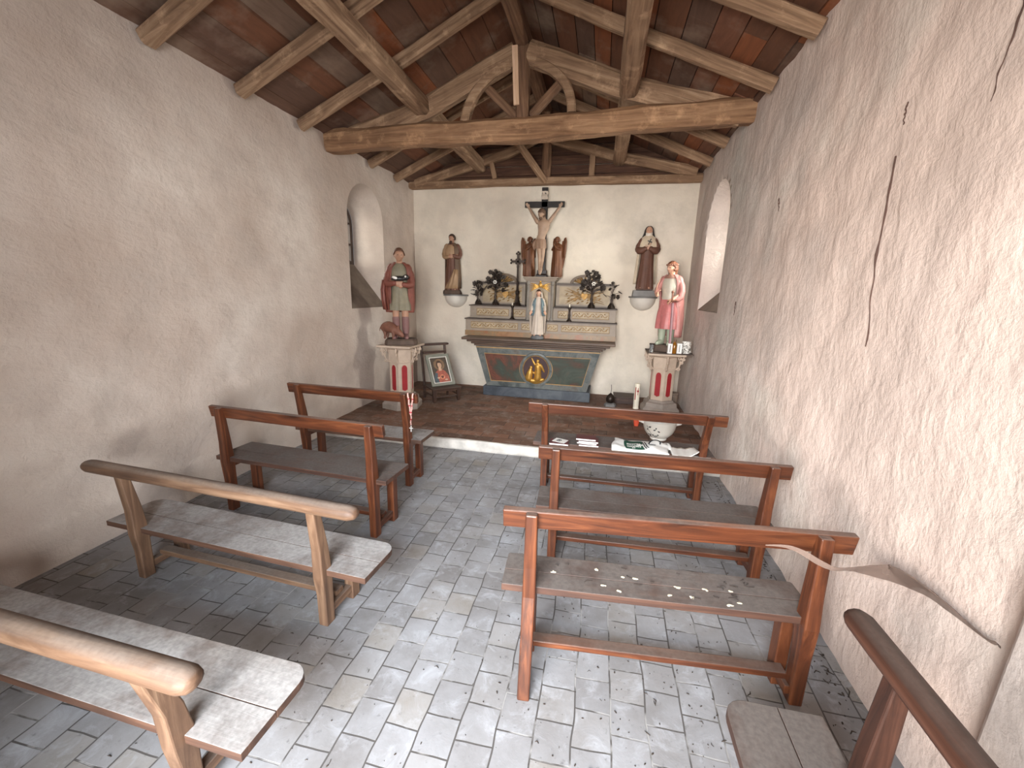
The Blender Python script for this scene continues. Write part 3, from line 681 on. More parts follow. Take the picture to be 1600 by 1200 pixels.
# --- left pedestal saint with an animal at his feet
BROWN_CLOAK = paint('cloak_brick', lin(116, 64, 52), .22, .6, .35); TUNIC = paint('tunic_olive', lin(124, 116, 96), .18, .6, .3)
HOSE = paint('hose_mauve', lin(122, 88, 84), .18, .6); PIG = paint('animal_brown', lin(112, 72, 56), .25, .6, .3, lin(176, 132, 104))
def saint_clothes(root, H, hc, hh, Rm, up):
    cloth('tunic', [(.325, 0, -.004, .126, .098, .12), (.38, 0, -.004, .124, .094, .10), (.46, 0, 0, .108, .08, .07), (.56, 0, 0, .094, .070, .03), (.60, 0, 0, .092, .068, .02), (.68, 0, 0, .106, .074, .02), (.76, 0, .0, .114, .074, .01), (.81, 0, .0, .092, .060, .0), (.842, 0, .0, .05, .044, 0)], TUNIC, root, H, up, nf=8, ph=.5)
    cloth('cloak', [(.30, 0, .045, .150, .085, .08), (.40, 0, .040, .160, .092, .07), (.55, 0, .025, .158, .094, .05), (.68, 0, .012, .150, .092, .03), (.78, 0, .004, .132, .082, .02), (.83, 0, .0, .088, .060, 0), (.852, 0, 0, .058, .050, 0)], BROWN_CLOAK, root, H, up, solid=.012 * H, arc=(36, 324), nf=7)
    # right-hand flap of the cloak hanging from the raised forearm
    sleeve('sleeve', [(-.09, 0, .80), (-.128, -.02, .69), (-.128, -.055, .62), (-.05, -.105, .625)], [.042, .042, .038, .028], BROWN_CLOAK, root, H, up)
    sleeve('sleeve', [(.09, 0, .80), (.126, -.02, .69), (.122, -.06, .61), (.05, -.105, .61)], [.042, .042, .038, .028], BROWN_CLOAK, root, H, up)
    m = MB(); R = []
    for z, x0, x1, y in ((.66, -.185, -.115, -.045), (.55, -.205, -.115, -.05), (.44, -.20, -.110, -.045), (.33, -.185, -.10, -.03)):
        R.append([(H * (x0 + (x1 - x0) * i / 8), H * (y + .016 * sin(i * 1.9)), z * H + up[2]) for i in range(9)])
    m.rings(R, cap=False, closed=False); ob('cloak_flap', m, BROWN_CLOAK, root, smooth=True, solid=.014 * H)
    m = MB()
    for s in (-1, 1):
        limb(m, [(s * .052 * H, -.010 * H, .235 * H + up[2]), (s * .053 * H, .006 * H, .12 * H + up[2]), (s * .054 * H, .004 * H, .05 * H + up[2])], [.043 * H, .042 * H, .034 * H])
        m.tube([(s * .054 * H, .014 * H, .03 * H + up[2]), (s * .062 * H, -.05 * H, .026 * H + up[2]), (s * .068 * H, -.098 * H, .018 * H + up[2])], [.033 * H, .032 * H, .024 * H], 10)
    ob('leggings', m, HOSE, root, remesh=.005)
    # dark bundle with white patches held against the chest
    m = MB(); m.ell((.0, -.13 * H, .675 * H + up[2]), (.085 * H, .045 * H, .030 * H), 16, 10); m.ell((.075 * H, -.135 * H, .69 * H + up[2]), (.035 * H, .034 * H, .032 * H), 12, 8)
    o = ob('held_bundle', m, paint('bundle_dark', lin(34, 32, 34), .3, .35), root, remesh=.006); o['label'] = 'dark bundle with white patches'
    m = MB(); m.ell((-.04 * H, -.164 * H, .682 * H + up[2]), (.030 * H, .016 * H, .016 * H), 10, 8, Matrix.Rotation(.3, 3, 'Y')); m.ell((.072 * H, -.165 * H, .698 * H + up[2]), (.012 * H, .010 * H, .012 * H), 8, 6)
    ob('white_patch', m, paint('white_paint', lin(226, 222, 216), .05, .4), root, smooth=True)
    # small brown swine resting by his right foot: one body with snout, ears, legs and tail
    m = MB(); x0 = -.13 * H; z0 = up[2]
    limb(m, [(x0 - .045 * H, .02 * H, z0 + .125 * H), (x0 + .0 * H, -.03 * H, z0 + .135 * H), (x0 + .07 * H, -.085 * H, z0 + .105 * H)], [.058 * H, .064 * H, .050 * H], 16)
    limb(m, [(x0 + .07 * H, -.085 * H, z0 + .105 * H), (x0 + .115 * H, -.115 * H, z0 + .075 * H), (x0 + .150 * H, -.130 * H, z0 + .045 * H)], [.045 * H, .036 * H, .022 * H], 14)
    for (dx, dy, k) in ((-.055, -.01, .03), (-.03, .05, .03), (.045, -.10, .03), (.075, -.05, .03)):
        limb(m, [(x0 + dx * H, dy * H, z0 + .10 * H), (x0 + (dx + .006) * H, (dy - .006) * H, z0 + .05 * H), (x0 + dx * H, (dy - .004) * H, z0 + .008 * H)], [.028 * H, .017 * H, .013 * H], 10)
    for s in (-1, 1): m.ell((x0 + (.085 - s * .022) * H, (-.10 + s * .028) * H, z0 + .135 * H), (.014 * H, .010 * H, .026 * H), 8, 6, Matrix.Rotation(s * .5, 3, 'X'))
    limb(m, [(x0 - .09 * H, .045 * H, z0 + .14 * H), (x0 - .11 * H, .05 * H, z0 + .11 * H), (x0 - .115 * H, .045 * H, z0 + .08 * H)], [.010 * H, .007 * H, .004 * H], 8)
    o = ob('swine', m, PIG, root, remesh=.005); o['label'] = 'small brown swine lying at his feet'
    rockbase(root, .40 * H * .9, .29 * H, up[2] + .004, DUSTSTONE)
statue('saint_statue', 'painted saint in brick-red cloak and short olive tunic, small swine at his feet', (-2.545, 5.08, .953), .40, 1.12, -.18, .04, paint('hair_brown', lin(92, 62, 46), .2), SKIN2, None,
       arms=[(-1, (-.126, -.02, .66), (-.045, -.115, .625), (1, -.15, .02), (0, 1, 0), .5, 1), (1, (.124, -.02, .65), (.05, -.115, .605), (-1, -.1, .05), (0, 1, 0), .5, -1)],
       build=saint_clothes, vox=.005, hairkw=dict(fl=.55, low=-.05, puff=1.10, wave=.05), bz=.075)

# --- right pedestal saint in pink
PINK = paint('robe_pink', lin(178, 104, 102), .2, .45, .25, lin(232, 190, 178)); PINK2 = paint('cloak_pink', lin(180, 122, 116), .18, .45, .3, lin(226, 190, 176))
GREYV = paint('breastplate_grey', lin(186, 178, 164), .12, .4, .3); BOOT = paint('boots_sage', lin(158, 166, 146), .12, .5, .3)
def pink_clothes(root, H, hc, hh, Rm, up):
    cloth('robe', [(.20, 0, -.01, .132, .100, .13), (.28, 0, -.01, .130, .098, .12), (.40, 0, -.004, .124, .09, .09), (.50, 0, 0, .106, .078, .05), (.57, 0, 0, .098, .07, .02)], PINK, root, H, up, nf=6, ph=1.2)
    cloth('breastplate', [(.555, 0, -.004, .094, .072, 0), (.62, 0, -.004, .092, .074, .01), (.70, 0, -.006, .104, .082, .01), (.77, 0, 0, .104, .074, 0), (.82, 0, 0, .080, .055, 0), (.846, 0, 0, .045, .042, 0)], GREYV, root, H, up)
    cloth('cloak', [(.10, .035, .045, .132, .09, .09), (.30, .028, .045, .142, .094, .08), (.48, .02, .035, .142, .096, .05), (.64, .012, .022, .138, .094, .03), (.76, .004, .01, .136, .086, .02), (.82, 0, .004, .098, .066, 0), (.852, 0, 0, .060, .052, 0)], PINK2, root, H, up, solid=.012 * H, arc=(35, 300), nf=7, ph=.7)
    cloth('collar', [(.805, 0, -.004, .085, .062, .02), (.83, 0, -.004, .082, .060, .02), (.85, 0, -.002, .055, .047, .02)], paint('collar_tan', lin(150, 112, 96), .2), root, H, up, nf=8)
    sleeve('sleeve', [(-.09, 0, .80), (-.132, -.03, .70), (-.138, -.06, .64)], [.040, .038, .036], PINK2, root, H, up)
    sleeve('sleeve', [(.09, 0, .80), (.138, -.02, .68), (.132, -.06, .58), (.085, -.105, .56)], [.042, .044, .042, .034], PINK2, root, H, up)
    m = MB()
    for s, zk in ((-1, .245), (1, .245)):
        limb(m, [(s * .052 * H, -.010 * H, zk * H + up[2]), (s * .053 * H, .006 * H, .14 * H + up[2]), (s * .054 * H, .004 * H, .05 * H + up[2])], [.050 * H, .046 * H, .038 * H])
        m.tube([(s * .054 * H, .014 * H, .03 * H + up[2]), (s * .062 * H, -.05 * H, .028 * H + up[2]), (s * .068 * H, -.10 * H, .020 * H + up[2])], [.036 * H, .034 * H, .026 * H], 10)
    ob('boots', m, BOOT, root, remesh=.005)
    # sword held point down in front of the left hand
    m = MB(); x, y = .075 * H, -.165 * H; Mx = .03 * H
    m.rings([[(x + Mx * (1 - z) - .016 * H, y, z * H + up[2]), (x + Mx * (1 - z), y - .006 * H, z * H + up[2]), (x + Mx * (1 - z) + .016 * H, y, z * H + up[2]), (x + Mx * (1 - z), y + .006 * H, z * H + up[2])] for z in (.02, .52)])
    sw = ob('sword', m, paint('scabbard_mauve', lin(150, 108, 112), .15, .4), root, bevel=.002)
    m = MB(); m.tube([(x - .045 * H, y, .53 * H + up[2]), (x + .055 * H, y, .545 * H + up[2])], .011 * H, 10); m.tube([(x + .008 * H, y, .54 * H + up[2]), (x + .002 * H, y, .63 * H + up[2])], .010 * H, 10); m.ell((x + .002 * H, y, .645 * H + up[2]), (.016 * H,) * 3, 10, 8)
    ob('hilt', m, paint('hilt_brown', lin(128, 84, 66), .2, .4), sw, smooth=True)
    # palm frond held in the other hand
    m = MB(); m.tube([(-.15 * H, -.10 * H, .60 * H + up[2]), (-.13 * H, -.11 * H, .72 * H + up[2]), (-.085 * H, -.10 * H, .84 * H + up[2])], [.008 * H, .011 * H, .004 * H], 8, flat=.5)
    ob('palm_frond', m, paint('frond_tan', lin(160, 126, 104), .2), root, smooth=True)
    # round cap band
    m = MB()
    for k in range(16):
        a = 2 * pi * k / 16; m.ell(Rm @ Vector((.41 * hh * cos(a), .47 * hh * sin(a), .27 * hh)) + hc, (.09 * hh, .09 * hh, .075 * hh), 8, 6)
    ob('wreath', m, paint('wreath_brown', lin(150, 104, 84), .25), root, remesh=.004)
    m = MB(); robe(m, [[hc.z - .62 * hh, hc.x, hc.y + .30 * hh, .30 * hh, .16 * hh, .06], [hc.z - .2 * hh, hc.x, hc.y + .26 * hh, .40 * hh, .22 * hh, .06], [hc.z + .2 * hh, hc.x, hc.y + .12 * hh, .41 * hh, .34 * hh, .03]], nf=8, n=30)
    ob('long_hair', m, REDHAIR, root, smooth=True)
    rockbase(root, .34, .27, up[2] + .004, DUSTSTONE)
statue('saint_statue', 'painted saint in pink cloak and grey breastplate resting hands on a sword', (.84, 5.84, .9485), -.42, 1.05, .55, .05, REDHAIR, SKIN, None,
       arms=[(-1, (-.138, -.05, .66), (-.118, -.115, .60), (.1, -.2, .8), (1, 0, 0), .9, 1), (1, (.138, -.02, .65), (.08, -.135, .56), (-.6, -.5, -.3), (-.2, .6, -1), .9, -1)],
       build=pink_clothes, vox=.005, hairkw=dict(fl=.45, low=-.5, puff=1.10, wave=.04), bz=.085)

# --- bearded saint on the left wall bracket
JB = paint('habit_brown', lin(100, 66, 52), .16, .6, .2); JT = paint('mantle_tan', lin(158, 128, 98), .15, .55, .3); JD = paint('mantle_dark', lin(96, 74, 56), .2, .6)
def joseph_clothes(root, H, hc, hh, Rm, up):
    cloth('robe', [(.0, 0, -.01, .135, .105, .08), (.10, 0, -.008, .130, .100, .08), (.3, 0, -.004, .118, .09, .06), (.5, 0, 0, .105, .08, .03), (.66, 0, 0, .108, .078, .02), (.78, 0, 0, .112, .075, .01), (.83, 0, 0, .07, .052, 0), (.85, 0, 0, .046, .044, 0)], JB, root, H, up, nf=9)
    cloth('mantle', [(.04, .01, .02, .150, .10, .07), (.3, .008, .016, .144, .10, .06), (.55, .004, .008, .138, .096, .03), (.74, 0, .002, .134, .09, .02), (.82, 0, 0, .088, .060, 0), (.852, 0, 0, .055, .05, 0)], JD, root, H, up, solid=.01 * H, arc=(25, 270), nf=8)
    m = MB(); R = []   # pale fold of the mantle swept across the shins
    for z, x0, x1, y in ((.38, .03, .12, -.098), (.25, -.03, .125, -.108), (.12, -.085, .125, -.120), (.03, -.12, .12, -.128)):
        R.append([(H * (x0 + (x1 - x0) * i / 10), H * (y + .012 * sin(i * 1.7) + .03 * ((i - 5) / 5) ** 2), z * H + up[2]) for i in range(11)])
    m.rings(R, cap=False, closed=False); ob('mantle_fold', m, JT, root, smooth=True, solid=.014 * H)
    cloth('shirt', [(.58, -.02, -.02, .105, .080, .02), (.66, -.02, -.02, .112, .084, .02), (.76, -.012, -.012, .110, .076, .01), (.82, -.004, -.004, .078, .056, 0)], JT, root, H, up, nf=7)
    sleeve('sleeve', [(-.10, 0, .80), (-.145, -.01, .68), (-.125, -.06, .60), (-.05, -.10, .60)], [.042, .042, .040, .030], JT, root, H, up)
    sleeve('sleeve', [(.10, 0, .80), (.145, 0, .68), (.125, -.05, .60), (.05, -.10, .62)], [.042, .044, .042, .032], JB, root, H, up)
    rockbase(root, .27, .21, up[2] + .006, DUSTSTONE)
statue('saint_statue', 'painted bearded saint in brown robe and tan mantle on the left wall bracket', (-2.355, 6.50, 1.603), .15, .84, .55, .10, DARKHAIR, SKIN2, DARKHAIR,
       arms=[(-1, (-.145, 0, .66), (-.04, -.115, .60), (1, -.15, .15), (0, 1, 0), .5, 1), (1, (.145, 0, .66), (.04, -.115, .62), (-1, -.1, .1), (0, 1, 0), .5, -1)], build=joseph_clothes, vox=.0045, hairkw=dict(fl=.5, low=-.4, puff=1.12), bz=.06)

# --- nun on the right wall bracket
CREAM = paint('cloak_cream', lin(212, 196, 172), .12, .5, .25, lin(160, 136, 112)); VEIL = paint('veil_black', lin(38, 32, 30), .2, .5)
def nun_clothes(root, H, hc, hh, Rm, up):
    cloth('habit', [(.0, 0, -.012, .140, .105, .09), (.12, 0, -.01, .130, .10, .09), (.32, 0, -.006, .112, .088, .07), (.5, 0, 0, .104, .08, .04), (.66, 0, 0, .108, .08, .02), (.78, 0, 0, .108, .074, .01), (.83, 0, 0, .07, .052, 0), (.85, 0, 0, .046, .044, 0)], JB, root, H, up, nf=10)
    cloth('cloak', [(.08, 0, .03, .178, .09, .07), (.3, 0, .026, .165, .092, .06), (.55, 0, .016, .150, .09, .04), (.70, 0, .006, .140, .088, .03), (.79, 0, .0, .122, .080, .01), (.835, 0, 0, .082, .060, 0), (.856, 0, 0, .052, .048, 0)], CREAM, root, H, up, solid=.012 * H, arc=(62, 298), nf=7)
    cloth('cape', [(.67, 0, -.012, .150, .098, .03), (.72, 0, -.008, .142, .094, .03), (.79, 0, -.002, .118, .080, .02), (.84, 0, 0, .075, .056, 0), (.86, 0, 0, .050, .046, 0)], CREAM, root, H, up, nf=6, ph=.4)
    cloth('veil', [(.775, 0, .035, .118, .062, .04), (.84, 0, .032, .098, .064, .03), (.90, 0, .024, .078, .068, .02), (.955, 0, .018, .066, .066, .01), (.995, 0, .012, .040, .042, 0), (1.007, 0, .01, .010, .012, 0)], VEIL, root, H, up, solid=.008 * H, arc=(48, 312), nf=7)
    cloth('wimple', [(.845, 0, -.012, .056, .054, .02), (.875, 0, -.014, .054, .056, .01), (.90, 0, -.004, .055, .05, 0)], paint('wimple_white', lin(226, 216, 202), .06), root, H, up, solid=.006 * H, arc=(-70, 70), nf=5)
    sleeve('sleeve', [(-.10, 0, .78), (-.150, -.01, .66), (-.120, -.06, .61), (-.045, -.10, .64)], [.045, .052, .056, .040], JB, root, H, up)
    sleeve('sleeve', [(.10, 0, .78), (.150, -.01, .66), (.120, -.06, .61), (.045, -.10, .64)], [.045, .052, .056, .040], JB, root, H, up)
    m = MB(); m.box(-.008 * H, .008 * H, -.135 * H, -.122 * H, .66 * H + up[2], .80 * H + up[2]); m.box(-.038 * H, .038 * H, -.134 * H, -.123 * H, .745 * H + up[2], .762 * H + up[2])
    m.xf(Matrix.Translation((0, 0, .72 * H)) @ Matrix.Rotation(.35, 4, 'Y') @ Matrix.Translation((0, 0, -.72 * H)))
    ob('held_cross', m, VEIL, root, bevel=.002)
    m = MB()
    for k in range(9): m.ell((.035 * H * sin(k * 2.4), -.128 * H + .01 * cos(k), (.695 + .022 * cos(k * 2.1)) * H + up[2]), (.017 * H,) * 3, 8, 6)
    ob('held_roses', m, paint('roses_cream', lin(206, 176, 152), .2), root, remesh=.003)
    m = MB(); m.box(-.115, .115, -.10, .10, 0, up[2]); ob('base', m, paint('base_brown', lin(84, 58, 46), .2), root, bevel=.008)
statue('nun_statue', 'painted nun in black veil and cream cloak on the right wall bracket', (.572, 6.50, 1.735), -.06, .855, .05, .06, None, SKIN, None,
       arms=[(-1, (-.150, 0, .65), (-.04, -.115, .645), (.9, -.1, .35), (0, 1, .1), .5, 1), (1, (.150, 0, .65), (.04, -.115, .645), (-.9, -.1, .35), (0, 1, .1), .5, -1)], build=nun_clothes, vox=.0045, bz=.02)

# --- white and blue lady before the tabernacle
WHITE = paint('gown_white', lin(194, 180, 166), .10, .5, .25, lin(150, 132, 118)); BLUE = paint('mantle_blue', lin(112, 132, 138), .18, .5, .3, lin(190, 186, 178))
def lady_clothes(root, H, hc, hh, Rm, up):
    cloth('gown', [(.03, 0, -.015, .135, .100, .08), (.15, 0, -.012, .130, .096, .09), (.35, 0, -.006, .112, .085, .07), (.52, 0, 0, .095, .072, .04), (.60, 0, 0, .088, .066, .01), (.70, 0, 0, .100, .072, .01), (.79, 0, 0, .098, .066, 0), (.83, 0, 0, .066, .05, 0), (.85, 0, 0, .045, .043, 0)], WHITE, root, H, up, nf=10)
    cloth('mantle', [(.06, 0, .03, .160, .085, .06), (.3, 0, .028, .170, .09, .06), (.5, 0, .02, .172, .095, .04), (.64, 0, .01, .160, .095, .03), (.76, 0, .004, .130, .084, .02), (.83, 0, .008, .086, .064, 0)], WHITE, root, H, up, solid=.012 * H, arc=(60, 300), nf=7)
    for s in (-1, 1):
        m = MB(); R = []
        for z, x0, x1, y in ((.82, .045, .085, -.05), (.74, .055, .135, -.075), (.62, .065, .175, -.075), (.52, .075, .185, -.06), (.44, .10, .165, -.05)):
            R.append([(s * H * (x0 + (x1 - x0) * i / 8), H * (y + .012 * sin(i * 2.1 + z * 9) + .05 * (i / 8) ** 2), z * H + up[2]) for i in range(9)])
        m.rings(R, cap=False, closed=False); ob('mantle_fold', m, BLUE, root, smooth=True, solid=.012 * H)
    cloth('veil', [(.80, 0, .03, .100, .060, .03), (.86, 0, .026, .088, .064, .03), (.93, 0, .018, .074, .070, .01), (.985, 0, .010, .046, .046, 0), (1.003, 0, .008, .012, .012, 0)], WHITE, root, H, up, solid=.01 * H, arc=(42, 318), nf=6)
    sleeve('sleeve', [(-.095, 0, .79), (-.135, -.03, .66), (-.145, -.07, .57)], [.038, .036, .034], WHITE, root, H, up)
    sleeve('sleeve', [(.095, 0, .79), (.135, -.03, .66), (.145, -.07, .57)], [.038, .036, .034], WHITE, root, H, up)
    m = MB(); m.lathe([(.085, 0), (.10, .012), (.095, .03), (.07, up[2] + .012)], n=20); ob('base', m, paint('base_grey', lin(98, 100, 102), .2), root, smooth=False, bevel=.003)
statue('lady_statue', 'small white statue of a lady with blue mantle folds on the altar', (-.905, 6.10, .9965), .12, .655, .1, .12, DARKHAIR, SKIN, None,
       arms=[(-1, (-.138, -.03, .65), (-.148, -.085, .55), (-.25, -.25, -1), (0, -1, .2), .25, 1), (1, (.138, -.03, .65), (.148, -.085, .55), (.25, -.25, -1), (0, -1, .2), .25, -1)], build=lady_clothes, vox=.0035, hairkw=dict(fl=.5, low=-.3, puff=1.06), bz=.05)
# ------------------------------------------------------------------ altar
def marble(name, cols, sc=3.0, rough=.35):
    t = NT(name); v = t.coord(); n = t.noise(v, sc, 8, .62, 1.6); p = t.noise(v, sc * .55, 3, .5, .6)
    c = t.ramp(t.math('ADD', t.math('MULTIPLY', n, .55), t.math('MULTIPLY', p, .45)), [(.34 + .30 * i / (len(cols) - 1), c) for i, c in enumerate(cols)])
    c = t.mix(t.math('MULTIPLY', t.val(t.noise(v, 22, 6, .7), .58, .7), .4), c, tuple(x * .5 for x in cols[0]))
    return t.fin(c, rough, spec=.4)
M_BAND = marble('marbled_blue_grey', (lin(62, 66, 66), lin(88, 94, 93), lin(114, 117, 114), lin(100, 92, 84)), 5)
M_PANEL = marble('marbled_green_red', (lin(60, 48, 42), lin(112, 70, 58), lin(84, 66, 57), lin(66, 72, 64), lin(74, 82, 74), lin(96, 78, 66), lin(128, 82, 68)), 1.9)
M_PLINTH = marble('plinth_slate', (lin(52, 58, 66), lin(70, 76, 84), lin(88, 94, 100)), 4, .4)
M_TABLE = wood('table_moulding', lin(56, 42, 34), lin(88, 68, 54), lin(122, 98, 80), 'X', .5, .5, lin(140, 128, 116))
GOLDLINE = paint('gilt_line', lin(176, 142, 96), .2, .45)
GOLD = simple('gilding', lin(190, 146, 72), .42, .6, .3, 20, .002)
GILT = simple('worn_gilding', lin(148, 116, 70), .5, .3, .35, 24, .002)
AX = -.90
al = thing('altar', 'painted altar table with marbled front, slanted ends and gilt oval medallion', 'altar', (AX, 6.35, .11))
mb = MB(); mb.box(-.80, .81, -.31, .26, 0, .145); ob('plinth', mb, M_PLINTH, al, bevel=.008)
F0, F1 = -.255, -.315    # front face y at foot and head: it leans forward
def fy(z): return F0 + (F1 - F0) * (z - .145) / (.755 - .145)
def hx(z): return .755 + (.92 - .755) * (z - .145) / (.755 - .145)
mb = MB(); mb.rings([[(-hx(z), fy(z), z), (hx(z), fy(z), z), (hx(z), .27, z), (-hx(z), .27, z)] for z in (.145, .35, .55, .755)]); ob('altar_body', mb, M_BAND, al)
def slab(mb, poly, out, th=.006):   # polygon in (x, z) laid on the slanted front
    V = [(x, fy(z) - out, z) for x, z in poly] + [(x, fy(z) - out + th, z) for x, z in poly]; n = len(poly)
    mb.add(V, [tuple(range(n)), tuple(range(2 * n - 1, n - 1, -1))] + [(i, i + n, (i + 1) % n + n, (i + 1) % n) for i in range(n)])
def line(mb, pts, r=.006, out=.004): mb.tube([(x, fy(z) - out, z) for x, z in pts], r, 6, roundcap=False)
for s in (-1, 1):
    mb = MB(); z0, z1 = .225, .645
    oval = [(s * .245 * cos(a), .435 + .245 * sin(a)) for a in [radians(-58 + 116 * k / 12) for k in range(13)]]
    poly = [(s * (hx(z0) - .09), z0), (s * (hx(z1) - .105), z1)] + [p for p in reversed(oval) if z0 < p[1] < z1]
    slab(mb, poly, .004); pn = ob('panel', mb, M_PANEL, al)
    mb = MB(); line(mb, poly + [poly[0]]); ob('gilt_line', mb, GOLDLINE, pn)
mb = MB(); line(mb, [(-hx(.735), .735), (hx(.735), .735)], .009, .006); ob('gilt_line', mb, GOLDLINE, al)
md = MB(); md.rings([[(rx * cos(2 * pi * i / 40), fy(.435 + rz * sin(2 * pi * i / 40)) - o, .435 + rz * sin(2 * pi * i / 40)) for i in range(40)] for rx, rz, o in ((.245, .262, .0), (.240, .257, .018), (.205, .224, .022), (.195, .214, .008))], cap=False)
ob('medallion_frame', md, M_BAND, al, smooth=False, bevel=.002)
md = MB(); slab(md, [(.196 * cos(2 * pi * i / 40), .435 + .215 * sin(2 * pi * i / 40)) for i in range(40)], .008); mdo = ob('medallion', md, paint('medallion_maroon', lin(66, 44, 44), .2), al)
md = MB(); line(md, [(.192 * cos(2 * pi * i / 40), .435 + .212 * sin(2 * pi * i / 40)) for i in range(41)], .007, .012); ob('gilt_rim', md, GILT, mdo, smooth=True)
# gilt relief: a standing figure with raised arm and a smaller kneeling one, on a ground line
m = MB(); S = .30
def rp(x, z, o=.02): return (x, fy(.435 + z) - o, .435 + z)
limb(m, [rp(.03, -.12), rp(.035, -.02), rp(.03, .06), rp(.03, .10)], [.055, .05, .045, .025]); m.ell(rp(.03, .135), (.026, .022, .032), 12, 8)
limb(m, [rp(-.01, .08), rp(-.035, .12), rp(-.06, .175)], [.020, .016, .010]); limb(m, [rp(.07, .08), rp(.10, .03), rp(.125, -.02)], [.022, .018, .012])
limb(m, [rp(-.10, -.13), rp(-.085, -.05), rp(-.075, .0)], [.055, .048, .030]); m.ell(rp(-.068, .035), (.026, .022, .030), 12, 8)
limb(m, [rp(-.055, -.03), rp(-.02, -.05), rp(.0, -.06)], [.020, .016, .012]); limb(m, [rp(.045, -.06), rp(.05, -.11), rp(.045, -.15)], [.035, .028, .026])
limb(m, [rp(-.11, -.155), rp(-.02, -.165), rp(.11, -.14)], [.028, .036, .024]); limb(m, [rp(-.05, -.19), rp(.0, -.195), rp(.06, -.185)], [.016, .02, .016])
ob('gilt_relief', m, GOLD, mdo, remesh=.006)
# table top with stepped moulding
mb = MB()
for z0, z1, hw, y0 in ((.755, .785, .945, -.335), (.785, .815, .985, -.36), (.815, .845, 1.045, -.385), (.845, .885, 1.115, -.42)): mb.box(-hw, hw, y0, .27, z0, z1)
ob('table_top', mb, M_TABLE, al, bevel=.010)

# retable: two gradins, side panels with crests, tabernacle
BEIGE = paint('retable_stone_paint', lin(146, 132, 117), .12, .5, .3, lin(128, 112, 98)); CREAMP = paint('retable_cream', lin(168, 150, 122), .2, .5, .2)
OCHRE = marble('marbled_ochre', (lin(128, 88, 58), lin(156, 116, 80), lin(132, 112, 84), lin(150, 96, 66)), 5); DKMOULD = paint('dark_moulding', lin(84, 72, 64), .2, .5)
rt = thing('retable', 'grey and gold painted retable with two shelves, panels and tabernacle on the altar', 'retable', (AX, 6.45, .995))
def gradin(nm, x0, x1, y0, y1, z0, z1, foot, pz0, pz1, inl):
    mb = MB(); mb.box(x0, x1, y0, y1, z0, z1); g = ob(nm, mb, BEIGE, rt, bevel=.003)
    if foot: mb = MB(); mb.box(x0 - .006, x1 + .006, y0 - .008, y1, z0, z0 + foot); ob('marbled_foot', mb, OCHRE, g)
    mb = MB(); mb.box(x0 - .015, x1 + .015, y0 - .018, y1, z1 - .018, z1); ob('shelf_edge', mb, DKMOULD, g, bevel=.003)
    for a, b in inl:
        mb = MB(); mb.box(a, b, y0 - .004, y0 + .002, pz0, pz1); pa = ob('inlay_panel', mb, CREAMP, g)
        mb = MB(); zc = (pz0 + pz1) / 2; am = (pz1 - pz0) * .26; nn = int((b - a) / .022)
        mb.tube([(a + .02 + (b - a - .04) * k / nn, y0 - .007, zc + am * sin(k * 1.05)) for k in range(nn + 1)], .0045, 6)
        for k in range(0, nn, 2):
            q = a + .02 + (b - a - .04) * k / nn; mb.ell((q, y0 - .007, zc - am * .9 * sin(k * 1.05 + .4)), (.011, .004, .008), 8, 5, Matrix.Rotation(k, 3, 'Y'))
        for e in (pz0, pz1): mb.tube([(a, y0 - .005, e), (b, y0 - .005, e)], .0035, 6)
        for e in (a, b): mb.tube([(e, y0 - .005, pz0), (e, y0 - .005, pz1)], .0035, 6)
        ob('gilt_vine', mb, GILT, pa, smooth=True)
gradin('lower_shelf', -1.15, 1.11, -.20, .17, .0, .26, .075, .115, .205, ((-1.06, -.33), (-.27, -.12), (.12, .27), (.33, 1.02)))
gradin('upper_shelf', -1.11, 1.10, -.10, .17, .26, .46, 0, .305, .405, ((-1.0, -.50), (-.42, -.24), (.26, .40), (.47, 1.0)))
